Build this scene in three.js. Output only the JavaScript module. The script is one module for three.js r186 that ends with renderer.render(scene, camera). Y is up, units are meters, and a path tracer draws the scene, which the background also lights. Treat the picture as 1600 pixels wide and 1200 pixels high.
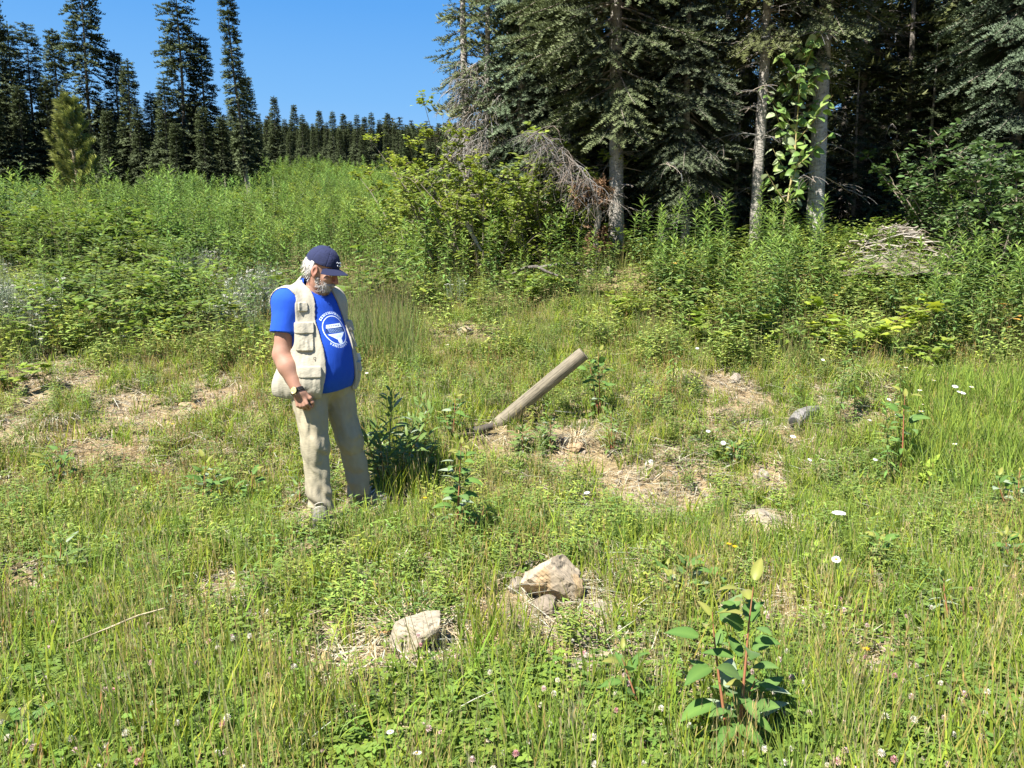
import * as THREE from 'three';
import { mergeGeometries } from 'three/addons/utils/BufferGeometryUtils.js';

// ------------------------------------------------------------------ camera, sky, sun, exposure
const FOCAL = 1203, PITCH = 8 * Math.PI / 180, EYE = 1.58;            // focal length in pixels of a 1600 x 1200 frame
const scene = new THREE.Scene();
const camera = new THREE.PerspectiveCamera(2 * Math.atan(600 / FOCAL) * 180 / Math.PI, 4 / 3, 0.05, 4000);
camera.position.set(0, EYE, 0);
camera.rotation.x = -PITCH;
const renderer = new THREE.WebGLRenderer();
renderer.toneMapping = THREE.LinearToneMapping;
renderer.toneMappingExposure = 3.0;
renderer.shadowMap.enabled = true;
{
  const W = 256, H = 512, d = new Float32Array(W * H * 4);
  const stops = [[-90, .08, .08, .05], [-0.5, .08, .08, .05], [0, .19, .275, .36], [7, .118, .212, .335], [12, .074, .176, .324], [18, .042, .137, .308], [30, .024, .092, .265], [60, .016, .063, .21], [90, .014, .055, .19]];
  for (let y = 0; y < H; y++) {
    const e = ((y + .5) / H - .5) * 180;
    let k = 1; while (k < stops.length - 1 && stops[k][0] < e) k++;
    const a = stops[k - 1], b = stops[k], t = Math.min(1, Math.max(0, (e - a[0]) / (b[0] - a[0])));
    for (let x = 0; x < W; x++) {
      const o = (y * W + x) * 4;
      for (let c = 0; c < 3; c++) d[o + c] = a[c + 1] + (b[c + 1] - a[c + 1]) * t;
      d[o + 3] = 1;
    }
  }
  const sky = new THREE.DataTexture(d, W, H, THREE.RGBAFormat, THREE.FloatType);
  sky.mapping = THREE.EquirectangularReflectionMapping; sky.magFilter = THREE.LinearFilter; sky.needsUpdate = true;
  scene.background = sky; scene.environment = sky;
}
const SUN = new THREE.Vector3(-.385, .84, .39).normalize();
const sun = new THREE.DirectionalLight(new THREE.Color(1, .955, .87), 5);
sun.name = 'sun'; sun.position.copy(SUN).multiplyScalar(120); sun.castShadow = true;
sun.shadow.camera.left = -60; sun.shadow.camera.right = 60; sun.shadow.camera.top = 60; sun.shadow.camera.bottom = -60; sun.shadow.camera.far = 400;
scene.add(sun); scene.add(sun.target);

// ------------------------------------------------------------------ helpers
const V = (x, y, z) => new THREE.Vector3(x, y, z), PI = Math.PI;
const clamp = (x, a, b) => Math.min(b, Math.max(a, x)), mix = (a, b, t) => a + (b - a) * t, sstep = (a, b, x) => { const t = clamp((x - a) / (b - a), 0, 1); return t * t * (3 - 2 * t); };
const rng = (s) => () => { s = (s + 0x6d2b79f5) | 0; let t = Math.imul(s ^ (s >>> 15), 1 | s); t = (t + Math.imul(t ^ (t >>> 7), 61 | t)) ^ t; return ((t ^ (t >>> 14)) >>> 0) / 4294967296; };
const hash3 = (x, y, z) => { let h = Math.imul(x, 374761393) ^ Math.imul(y, 668265263) ^ Math.imul(z, 2147483647 - 1274126177); h = Math.imul(h ^ (h >>> 13), 1274126177); h ^= h >>> 16; h = Math.imul(h, 0x85ebca6b); return ((h ^ (h >>> 15)) >>> 0) / 4294967296; };
function noise3(x, y, z) {                                              // value noise, -1 .. 1
  const X = Math.floor(x), Y = Math.floor(y), Z = Math.floor(z); let a = x - X, b = y - Y, c = z - Z;
  a = a * a * (3 - 2 * a); b = b * b * (3 - 2 * b); c = c * c * (3 - 2 * c);
  const l = (i, j) => mix(hash3(X, Y + i, Z + j), hash3(X + 1, Y + i, Z + j), a);
  return mix(mix(l(0, 0), l(1, 0), b), mix(l(0, 1), l(1, 1), b), c) * 2 - 1;
}
const noise2 = (x, y) => noise3(x, y, 7.31);
const fbm2 = (x, y, n = 4) => { let s = 0, a = .5; for (let i = 0; i < n; i++, a *= .5, x *= 2.03, y *= 2.03) s += a * noise2(x + i * 17.1, y - i * 9.7); return s; };
const fbm3 = (x, y, z, n = 4) => { let s = 0, a = .5; for (let i = 0; i < n; i++, a *= .5, x *= 2.03, y *= 2.03, z *= 2.03) s += a * noise3(x + i * 17.1, y - i * 9.7, z); return s; };

const names = new Map();
const numbered = (n) => { const k = names.get(n) ?? 0; names.set(n, k + 1); return k ? n + '_' + String(k).padStart(3, '0') : n; };
function tag(o, label, category, group) { o.userData.label = label; if (category) o.userData.category = category; if (group) o.userData.group = group; return o; }
const castAll = (o) => o.traverse((m) => { if (m.isMesh) { m.castShadow = true; m.receiveShadow = true; } });
function thing(name, label, category, group) { const g = new THREE.Group(); g.name = numbered(name); tag(g, label, category, group); scene.add(g); return g; }
function part(parent, name, geometry, material, kind) { const m = new THREE.Mesh(geometry, material); m.name = name; m.castShadow = m.receiveShadow = true; if (kind) m.userData.kind = kind; parent.add(m); return m; }
function solo(name, label, category, group, geometry, material) { const m = new THREE.Mesh(geometry, material); m.name = numbered(name); m.castShadow = m.receiveShadow = true; tag(m, label, category, group); scene.add(m); return m; }
function copyOf(o, label, group) { const c = o.clone(); c.name = numbered(o.name.replace(/_\d{3}$/, '')); c.userData = { ...o.userData }; if (label) c.userData.label = label; if (group) c.userData.group = group; scene.add(c); return c; }
function stuff(name, label, category, geometry, material, list) {       // list of {m: Matrix4, c: Color}
  const im = new THREE.InstancedMesh(geometry, material, list.length), tint = list.some((l) => l.c);
  list.forEach((l, i) => { im.setMatrixAt(i, l.m); if (tint) im.setColorAt(i, l.c ?? new THREE.Color(1, 1, 1)); });
  im.name = numbered(name); im.castShadow = im.receiveShadow = true; tag(im, label, category); im.userData.kind = 'stuff'; scene.add(im); return im;
}

class GB {                                                              // a growing triangle mesh
  constructor() { this.n = 0; this.m = 0; this.P = new Float32Array(3072); this.N = new Float32Array(3072); this.C = new Float32Array(3072); this.U = new Float32Array(2048); this.I = new Uint32Array(4096); }
  grow(k, T) { const a = new T(this[k].length * 2); a.set(this[k]); this[k] = a; }
  v(x, y, z, nx, ny, nz, c, u = 0, w = 0) {
    if (this.n * 3 + 3 > this.P.length) { this.grow('P', Float32Array); this.grow('N', Float32Array); this.grow('C', Float32Array); this.grow('U', Float32Array); }
    let i = this.n * 3; this.P[i] = x; this.P[i + 1] = y; this.P[i + 2] = z; this.N[i] = nx; this.N[i + 1] = ny; this.N[i + 2] = nz; this.C[i] = c[0]; this.C[i + 1] = c[1]; this.C[i + 2] = c[2];
    i = this.n * 2; this.U[i] = u; this.U[i + 1] = w; return this.n++;
  }
  t(a, b, c) { if (this.m + 3 > this.I.length) this.grow('I', Uint32Array); this.I[this.m++] = a; this.I[this.m++] = b; this.I[this.m++] = c; }
  q(a, b, c, d) { this.t(a, b, c); this.t(a, c, d); }
  build() {
    const { P, N, I } = this;                                           // every face is wound to agree with its normals
    for (let k = 0; k < this.m; k += 3) {
      const a = I[k] * 3, b = I[k + 1] * 3, c = I[k + 2] * 3, ux = P[b] - P[a], uy = P[b + 1] - P[a + 1], uz = P[b + 2] - P[a + 2], wx = P[c] - P[a], wy = P[c + 1] - P[a + 1], wz = P[c + 2] - P[a + 2];
      if ((uy * wz - uz * wy) * (N[a] + N[b] + N[c]) + (uz * wx - ux * wz) * (N[a + 1] + N[b + 1] + N[c + 1]) + (ux * wy - uy * wx) * (N[a + 2] + N[b + 2] + N[c + 2]) < 0) { const t = I[k + 1]; I[k + 1] = I[k + 2]; I[k + 2] = t; }
    }
    const g = new THREE.BufferGeometry();
    g.setAttribute('position', new THREE.BufferAttribute(this.P.slice(0, this.n * 3), 3)); g.setAttribute('normal', new THREE.BufferAttribute(this.N.slice(0, this.n * 3), 3));
    g.setAttribute('color', new THREE.BufferAttribute(this.C.slice(0, this.n * 3), 3)); g.setAttribute('uv', new THREE.BufferAttribute(this.U.slice(0, this.n * 2), 2));
    g.setIndex(new THREE.BufferAttribute(this.I.slice(0, this.m), 1)); return g;
  }
  // a leaf or blade: from p along T, face towards N, curving away from N by `bend` radians
  leaf(p, T, N, len, wid, bend, col, { seg = 3, fold = 0, prof = PROF.lance, tip = null, twist = 0 } = {}) {
    T = T.clone().normalize(); N = N.clone().addScaledVector(T, -N.dot(T)); if (N.lengthSq() < 1e-6) N.set(T.y, -T.x, .01).addScaledVector(T, -(T.y * T.x - T.x * T.y)); N.normalize();
    const B = T.clone().cross(N), q = p.clone(); let prev = null;
    for (let k = 0; k <= seg; k++) {
      const s = k / seg, a = bend * s, ca = Math.cos(a), sa = Math.sin(a), w = wid * prof(s) * .5, c = tip ? [mix(col[0], tip[0], s), mix(col[1], tip[1], s), mix(col[2], tip[2], s)] : col;
      const nx = N.x * ca + T.x * sa, ny = N.y * ca + T.y * sa, nz = N.z * ca + T.z * sa, tw = twist * s, bx = B.x * Math.cos(tw) + nx * Math.sin(tw), by = B.y * Math.cos(tw) + ny * Math.sin(tw), bz = B.z * Math.cos(tw) + nz * Math.sin(tw);
      let row; const f = fold * w;
      if (fold) row = [this.v(q.x + bx * w + nx * f, q.y + by * w + ny * f, q.z + bz * w + nz * f, nx - bx * fold * .7, ny - by * fold * .7, nz - bz * fold * .7, c), this.v(q.x, q.y, q.z, nx, ny, nz, [c[0] * 1.35 + .012, c[1] * 1.28 + .012, c[2] * 1.25 + .006]), this.v(q.x - bx * w + nx * f, q.y - by * w + ny * f, q.z - bz * w + nz * f, nx + bx * fold * .7, ny + by * fold * .7, nz + bz * fold * .7, c)];
      else row = k === seg ? [this.v(q.x, q.y, q.z, nx, ny, nz, c)] : [this.v(q.x + bx * w, q.y + by * w, q.z + bz * w, nx, ny, nz, c), this.v(q.x - bx * w, q.y - by * w, q.z - bz * w, nx, ny, nz, c)];
      if (prev) for (let j = 0; j + 1 < prev.length; j++) row.length > 1 ? this.q(prev[j], prev[j + 1], row[j + 1], row[j]) : this.t(prev[j], prev[j + 1], row[0]);
      prev = row;
      const st = len / seg, am = bend * (s + .5 / seg), cm = Math.cos(am), sm = Math.sin(am);
      q.x += (T.x * cm - N.x * sm) * st; q.y += (T.y * cm - N.y * sm) * st; q.z += (T.z * cm - N.z * sm) * st;
    }
  }
  tube(pts, radii, sides, col, { col2 = null, cap = true, vlen = 1, jag = 0 } = {}) {
    let up = V(0, 0, 1), prev = null, L = 0; const T = V(), A = V(), B = V();
    for (let k = 0; k < pts.length; k++) {
      const p = pts[k], r = Array.isArray(radii) ? radii[k] : radii, t = k / (pts.length - 1), c = col2 ? [mix(col[0], col2[0], t), mix(col[1], col2[1], t), mix(col[2], col2[2], t)] : col;
      T.copy(pts[Math.min(k + 1, pts.length - 1)]).sub(pts[Math.max(k - 1, 0)]).normalize();
      if (Math.abs(T.dot(up)) > .95) up = V(1, 0, 0).addScaledVector(T, -T.x);
      A.copy(up).addScaledVector(T, -up.dot(T)).normalize(); up = A.clone(); B.copy(T).cross(A);
      if (k) L += p.distanceTo(pts[k - 1]);
      const row = [];
      for (let j = 0; j <= sides; j++) { const a = j / sides * 2 * PI, x = Math.cos(a), y = Math.sin(a), rr = r * (1 + (jag ? jag * noise3(x * 2 + p.x * 9, y * 2 + p.y * 9, p.z * 9) : 0)), nx = A.x * x + B.x * y, ny = A.y * x + B.y * y, nz = A.z * x + B.z * y; row.push(this.v(p.x + nx * rr, p.y + ny * rr, p.z + nz * rr, nx, ny, nz, c, j / sides * Math.max(2 * PI * r, .02), L)); }
      if (prev) for (let j = 0; j < sides; j++) this.q(prev[j], prev[j + 1], row[j + 1], row[j]);
      if (cap && (k === 0 || k === pts.length - 1) && r > .004) { const s = k ? 1 : -1, m = this.v(p.x, p.y, p.z, T.x * s, T.y * s, T.z * s, c), e = row.map((i) => this.v(this.P[i * 3], this.P[i * 3 + 1], this.P[i * 3 + 2], T.x * s, T.y * s, T.z * s, c)); for (let j = 0; j < sides; j++) s > 0 ? this.t(m, e[j], e[j + 1]) : this.t(m, e[j + 1], e[j]); }
      prev = row;
    }
  }
  blob(p, r, col, sq = [1, 1, 1], lon = 6, lat = 4) {
    const rows = [];
    for (let i = 0; i <= lat; i++) { const a = i / lat * PI, row = []; for (let j = 0; j <= lon; j++) { const b = j / lon * 2 * PI, x = Math.sin(a) * Math.cos(b), y = Math.cos(a), z = Math.sin(a) * Math.sin(b); row.push(this.v(p.x + x * r * sq[0], p.y + y * r * sq[1], p.z + z * r * sq[2], x, y, z, col)); } rows.push(row); }
    for (let i = 0; i < lat; i++) for (let j = 0; j < lon; j++) this.q(rows[i][j], rows[i][j + 1], rows[i + 1][j + 1], rows[i + 1][j]);
  }
}
const PROF = {
  lance: (s) => Math.pow(Math.sin(PI * Math.pow(clamp(s, .03, .99), .8)), .9), grass: (s) => 1 - s * s * .95, ovate: (s) => Math.pow(Math.sin(PI * Math.pow(clamp(s, .02, .995), .62)), .8),
  strap: (s) => (s < .15 ? .6 + s * 2.6 : 1 - Math.pow((s - .15) / .85, 3)), petal: (s) => .45 + .55 * Math.sin(PI * Math.min(.8, s)), needle: (s) => 1 - s,
};
const jit = (c, r, a) => { const k = 1 + (r() - .5) * 2 * a, h = 1 + (r() - .5) * a; return [c[0] * k * h, c[1] * k, c[2] * k * (2 - h)]; };
const ball = (r) => { const z = r() * 2 - 1, a = r() * 2 * PI, s = Math.sqrt(1 - z * z); return V(s * Math.cos(a), z, s * Math.sin(a)); };

// ------------------------------------------------------------------ materials
const leafMat = (through = .4, coat = 0, rough = 1) => new THREE.MeshPhysicalMaterial({ vertexColors: true, roughness: rough, transmission: through, thickness: 0, side: THREE.DoubleSide, clearcoat: coat, clearcoatRoughness: .38, specularIntensity: .25 });
const M = {
  leaf: leafMat(.40, .05), glossy: leafMat(.34, .22), grass: leafMat(.46, .0), needle: leafMat(.16, 0), petal: leafMat(.3, 0),
  dull: new THREE.MeshStandardMaterial({ vertexColors: true, roughness: .92, side: THREE.DoubleSide }), twig: new THREE.MeshStandardMaterial({ vertexColors: true, roughness: .85 }),
};
function dataTex(w, h, fn, srgb) {                                       // fn(u, v) -> [r, g, b] 0..1, made to tile by the caller
  const d = new Uint8Array(w * h * 4);
  for (let y = 0; y < h; y++) for (let x = 0; x < w; x++) { const c = fn(x / w, y / h), o = (y * w + x) * 4; for (let k = 0; k < 3; k++) d[o + k] = clamp(c[k], 0, 1) * 255; d[o + 3] = 255; }
  const t = new THREE.DataTexture(d, w, h); t.wrapS = t.wrapT = THREE.RepeatWrapping; t.magFilter = THREE.LinearFilter; t.needsUpdate = true; if (srgb) t.colorSpace = THREE.SRGBColorSpace; return t;
}
const tileNoise = (u, v, f, s = 0) => { const a = u * 2 * PI, b = v * 2 * PI, k = f / (2 * PI); return noise3(Math.cos(a) * k + s, Math.sin(a) * k + Math.cos(b) * k * 1.3, Math.sin(b) * k + s * 2); };
function canvasTex(w, h, draw, srgb = true) { const c = document.createElement('canvas'); c.width = w; c.height = h; draw(c.getContext('2d'), w, h); const t = new THREE.CanvasTexture(c); t.wrapS = t.wrapT = THREE.RepeatWrapping; t.anisotropy = 8; if (srgb) t.colorSpace = THREE.SRGBColorSpace; return t; }
const tw = (t, x, y) => { const c = t.clone(); c.repeat.set(x, y); c.needsUpdate = true; return c; };

const barkTone = dataTex(256, 512, (u, v) => { const a = tileNoise(u, v, 5), b = tileNoise(u * 3 % 1, v, 22, 3), c = tileNoise(u, v * 6 % 1, 9, 8), k = .62 + .14 * a + .12 * b + .16 * c - (tileNoise(u * 2 % 1, v * 5 % 1, 14, 20) > .45 ? .22 : 0); return [k, k * .985, k * .95]; });
const barkBump = dataTex(256, 512, (u, v) => { const k = .5 + .3 * tileNoise(u * 4 % 1, v, 16, 3) + .25 * tileNoise(u, v * 4 % 1, 20, 5); return [k, k, k]; });
M.bark = new THREE.MeshStandardMaterial({ map: tw(barkTone, 1.6, .8), bumpMap: tw(barkBump, 1.6, .8), bumpScale: .012, vertexColors: true, roughness: .92 });
M.farBark = new THREE.MeshStandardMaterial({ vertexColors: true, roughness: .95 });

// ------------------------------------------------------------------ the lie of the land
const CP = Math.cos(PITCH), SP = Math.sin(PITCH);
const rise = (y) => { const v = (600 - y) / FOCAL; return (v * CP - SP) / (CP + v * SP); };      // height gained per metre forward along the sight line at picture height y
const COLUMNS = [                                                         // picture x: [distance forward, picture y of the bare ground there]
  [-300, [[5.1, 805], [6.8, 650], [9, 535], [12, 470], [17, 415], [24, 378], [36, 340], [50, 318], [110, 300], [300, 268], [1500, 255]]],
  [100, [[5.1, 805], [6.8, 650], [9, 535], [12, 465], [17, 410], [24, 372], [36, 335], [50, 312], [110, 295], [300, 262], [1500, 250]]],
  [500, [[5.1, 805], [6.5, 672], [8.5, 562], [11, 492], [14, 445], [20, 392], [28, 358], [38, 328], [50, 308], [80, 282], [110, 272], [200, 258], [300, 248], [1500, 240]]],
  [760, [[5.1, 805], [6.5, 672], [8.5, 562], [11, 478], [14, 440], [18, 412], [25, 380], [40, 345], [80, 300], [110, 280], [300, 244], [1500, 238]]],
  [960, [[5.1, 805], [6.5, 672], [8.4, 562], [10.2, 482], [12.2, 412], [14, 400], [20, 390], [40, 360], [110, 310], [300, 260], [1500, 240]]],
  [1300, [[5.1, 805], [6.5, 672], [8.3, 562], [10, 485], [12, 400], [14, 392], [20, 384], [40, 360], [110, 320], [300, 270], [1500, 240]]],
  [2000, [[5.1, 805], [6.5, 672], [8.3, 562], [10, 480], [12, 400], [14, 390], [20, 382], [40, 360], [110, 320], [300, 270], [1500, 240]]],
];
const STEPS = 600, LOG0 = Math.log(.5), LOG1 = Math.log(2500), TABLE = COLUMNS.map(([, list]) => {
  const X = [0, 2.5, 3.8], Y = [0, 0, 0]; for (const [d, y] of list) { X.push(d); Y.push(d < 5.2 ? 0 : EYE + d * rise(y)); } X.push(3000); Y.push(Y[Y.length - 1] * 1.3);
  const n = X.length, s = [], m = []; for (let i = 0; i < n - 1; i++) s.push((Y[i + 1] - Y[i]) / (X[i + 1] - X[i]));
  for (let i = 0; i < n; i++) m.push(i === 0 || i === n - 1 ? 0 : s[i - 1] * s[i] <= 0 ? 0 : 2 * s[i - 1] * s[i] / (s[i - 1] + s[i]));
  const out = new Float32Array(STEPS + 1);
  for (let k = 0; k <= STEPS; k++) { const d = Math.exp(mix(LOG0, LOG1, k / STEPS)); let i = 0; while (i < n - 2 && X[i + 1] < d) i++; const h = X[i + 1] - X[i], t = (d - X[i]) / h; out[k] = (1 + 2 * t) * (1 - t) ** 2 * Y[i] + t * (1 - t) ** 2 * h * m[i] + t * t * (3 - 2 * t) * Y[i + 1] + t * t * (t - 1) * h * m[i + 1]; }
  return out;
});
function bareHeight(x, z) {
  const r = Math.hypot(x, z), ang = clamp(Math.atan2(x, -z), -.75, .75), D = Math.max(.5, r * Math.cos(ang)), sx = clamp(800 + FOCAL * Math.tan(ang), -300, 1999);
  let i = 0; while (i < COLUMNS.length - 2 && COLUMNS[i + 1][0] < sx) i++;
  const t = sstep(0, 1, (sx - COLUMNS[i][0]) / (COLUMNS[i + 1][0] - COLUMNS[i][0])), f = clamp((Math.log(D) - LOG0) / (LOG1 - LOG0) * STEPS, 0, STEPS - .001), k = Math.floor(f), g = f - k;
  return mix(mix(TABLE[i][k], TABLE[i][k + 1], g), mix(TABLE[i + 1][k], TABLE[i + 1][k + 1], g), t);
}
function heightAt(x, z) { const r = Math.hypot(x, z); return bareHeight(x, z) + (r < 60 ? .05 * fbm2(x * .9, z * .9, 3) + .022 * fbm2(x * 4, z * 4, 2) * sstep(20, 8, r) : .4 * fbm2(x * .03, z * .03, 3)); }
// forward distance D and picture column x -> a point on the ground; picture point -> where its sight line meets the ground
function onGround(px, D) { const x = (px - 800) / FOCAL * D * 1.0, z = -D; return V(x, heightAt(x, z), z); }
function sight(px, py) { const u = (px - 800) / FOCAL, v = (600 - py) / FOCAL, f = CP + v * SP; return [u / f, (v * CP - SP) / f]; }
function at(px, py, D) { const [a, b] = sight(px, py); return V(a * D, EYE + b * D, -D); }
function hit(px, py) { const [a, b] = sight(px, py); let d0 = 1; for (let d = 1.2; d < 400; d *= 1.015) { if (EYE + b * d < heightAt(a * d, -d)) { for (let k = 0; k < 12; k++) { const m = (d0 + d) / 2; EYE + b * m < heightAt(a * m, -m) ? d = m : d0 = m; } return V(a * d, heightAt(a * d, -d), -d); } d0 = d; } return at(px, py, 400); }
function pixel(p) { const y = p.y - EYE, f = -p.z * CP - y * SP, u = -p.z * SP + y * CP; return [800 + FOCAL * p.x / f, 600 - FOCAL * u / f, f]; }

// ------------------------------------------------------------------ the ground
const BARE = [[70, 590, 100, 45], [20, 640, 60, 50], [335, 622, 90, 32], [230, 645, 90, 30], [720, 527, 75, 22], [1195, 808, 45, 18], [25, 905, 60, 45], [860, 970, 120, 70], [640, 1010, 70, 60], [1170, 650, 90, 40], [1330, 640, 90, 40], [500, 1045, 60, 40], [900, 695, 80, 25], [1040, 770, 120, 45], [1370, 1050, 50, 40], [1200, 750, 60, 40], [590, 790, 60, 25], [1130, 610, 60, 25], [960, 1040, 60, 35], [360, 930, 60, 30], [170, 700, 80, 40], [1230, 960, 70, 30]];
function bareness(p) { const [x, y] = pixel(p); let b = 0; const wob = .5 * fbm2(p.x * 2.3, p.z * 2.3, 3); for (const [a, c, w, h] of BARE) { const d = ((x - a) / w) ** 2 + ((y - c) / h) ** 2; if (d < 2.2) b = Math.max(b, sstep(2.0, .1, d + wob)); } return b * (.55 + .6 * sstep(-.35, .3, noise2(p.x * 6, p.z * 6))); }
{
  const soil = canvasTex(1024, 1024, (g, w, h) => {
    const r = rng(11); g.fillStyle = '#a08d6c'; g.fillRect(0, 0, w, h);
    const wrap = (fn) => { for (const dx of [-w, 0, w]) for (const dy of [-h, 0, h]) { g.save(); g.translate(dx, dy); fn(); g.restore(); } };
    for (let i = 0; i < 900; i++) { const x = r() * w, y = r() * h, s = 6 + r() * 34, c = ['#94805e', '#b19f7d', '#8b7657', '#bcab88', '#7d6c4c'][i % 5], ra = r() * 3, e = .4 + r() * .6; g.globalAlpha = .35; wrap(() => { g.fillStyle = c; g.beginPath(); g.ellipse(x, y, s, s * e, ra, 0, 7); g.fill(); }); }
    for (let i = 0; i < 2600; i++) { const x = r() * w, y = r() * h, s = .8 + r() * r() * 7, c = ['#c9bfa8', '#8d8473', '#b5a488', '#d6cdb8', '#77705f', '#a9885c'][i % 6], ra = r() * 3, e = .5 + r() * .5; g.globalAlpha = .9; const fn = () => { g.fillStyle = c; g.beginPath(); g.ellipse(x, y, s, s * e, ra, 0, 7); g.fill(); }; s > 3 ? wrap(fn) : fn(); }
    for (let i = 0; i < 4200; i++) { const x = r() * w, y = r() * h, l = 12 + r() * 70, a = r() * 6.3, b = (r() - .5) * 20, c = ['#d8c9a0', '#c2ad80', '#8f7a58', '#e3d8b8', '#a39268', '#6f6045'][i % 6]; g.globalAlpha = .8; g.lineWidth = .7 + r() * 1.7; wrap(() => { g.strokeStyle = c; g.beginPath(); g.moveTo(x, y); g.quadraticCurveTo(x + Math.cos(a) * l * .5 + b, y + Math.sin(a) * l * .5, x + Math.cos(a) * l, y + Math.sin(a) * l); g.stroke(); }); }
  });
  const lump = dataTex(512, 512, (u, v) => { const k = .5 + .22 * tileNoise(u, v, 14) + .2 * tileNoise(u, v, 40, 5) + .2 * tileNoise(u, v, 90, 9); return [k, k, k]; });
  const b = new GB(), rows = [], R0 = .35, R1 = 2200, NR = 250, angs = [];
  for (let i = 0; i <= 360; i++) angs.push(mix(-.82, .82, i / 360)); for (let i = 1; i <= 70; i++) angs.push(mix(.82, 2 * PI - .82, i / 70));
  const rn = (x, z) => { const e = .04 * Math.max(.6, Math.hypot(x, z) * .05), h = heightAt(x, z); return V(h - heightAt(x + e, z), e, h - heightAt(x, z + e)).normalize(); };
  const o = b.v(0, heightAt(0, .01), 0, 0, 1, 0, [1, 1, 1], 0, 0);
  for (let k = 0; k <= NR; k++) {
    const r = R0 * Math.pow(R1 / R0, k / NR), row = [];
    for (const a of angs) {
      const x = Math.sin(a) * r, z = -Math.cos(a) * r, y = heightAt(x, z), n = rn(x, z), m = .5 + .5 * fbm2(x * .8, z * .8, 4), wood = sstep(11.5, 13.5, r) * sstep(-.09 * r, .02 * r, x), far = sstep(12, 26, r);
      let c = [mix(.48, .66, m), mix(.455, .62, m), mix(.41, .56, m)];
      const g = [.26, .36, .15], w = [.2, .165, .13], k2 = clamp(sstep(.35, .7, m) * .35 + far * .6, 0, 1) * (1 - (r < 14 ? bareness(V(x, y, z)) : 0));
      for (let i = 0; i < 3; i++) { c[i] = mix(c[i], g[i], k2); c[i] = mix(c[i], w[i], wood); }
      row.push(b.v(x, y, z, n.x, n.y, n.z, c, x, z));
    }
    if (k) for (let j = 0; j + 1 < row.length; j++) b.q(rows[j], rows[j + 1], row[j + 1], row[j]); else for (let j = 0; j + 1 < row.length; j++) b.t(o, row[j + 1], row[j]);
    rows.length = 0; rows.push(...row);
  }
  const m = new THREE.MeshStandardMaterial({ map: tw(soil, 1 / 1.6, 1 / 1.6), bumpMap: tw(lump, 1 / 1.1, 1 / 1.1), bumpScale: .03, vertexColors: true, roughness: .96 });
  const ground = new THREE.Mesh(b.build(), m); ground.name = 'ground'; ground.receiveShadow = ground.castShadow = true; ground.userData.kind = 'structure'; tag(ground, 'dry tan soil and straw litter of the rising clearing'); scene.add(ground);
}

// ------------------------------------------------------------------ conifers
// a needle tuft along T (length len), its upper face towards N
function sprig(b, p, T, N, len, needle, wid, n, dark, tip, r) {
  const B = T.clone().cross(N).normalize(), A = B.clone().cross(T);
  for (let k = 0; k < n; k++) {
    const s = (k + .3 + r() * .4) / n, x = p.x + T.x * len * s, y = p.y + T.y * len * s, z = p.z + T.z * len * s, q = .55 * s + .45 * r(), c0 = [mix(dark[0], tip[0], q * .5), mix(dark[1], tip[1], q * .5), mix(dark[2], tip[2], q * .5)], c1 = [mix(dark[0], tip[0], q), mix(dark[1], tip[1], q), mix(dark[2], tip[2], q)];
    for (let j = 0; j < 3; j++) {
      const a = (j - 1) * 1.25 + (r() - .5) * .9, ca = Math.cos(a), sa = Math.sin(a), ux = A.x * ca + B.x * sa, uy = A.y * ca + B.y * sa, uz = A.z * ca + B.z * sa, L = needle * (.7 + .6 * r()) * (1 - .35 * s), h = wid * .5, f = .62;
      const nx = ux * .5 + A.x * .7 - T.x * .2, ny = uy * .5 + A.y * .7 - T.y * .2, nz = uz * .5 + A.z * .7 - T.z * .2;
      const i0 = b.v(x - T.x * h, y - T.y * h, z - T.z * h, nx, ny, nz, c0), i1 = b.v(x + T.x * h, y + T.y * h, z + T.z * h, nx, ny, nz, c0), i2 = b.v(x + (T.x * f + ux * .8) * L, y + (T.y * f + uy * .8) * L, z + (T.z * f + uz * .8) * L, nx, ny, nz, c1);
      b.t(i0, i1, i2);
    }
  }
}
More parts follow.
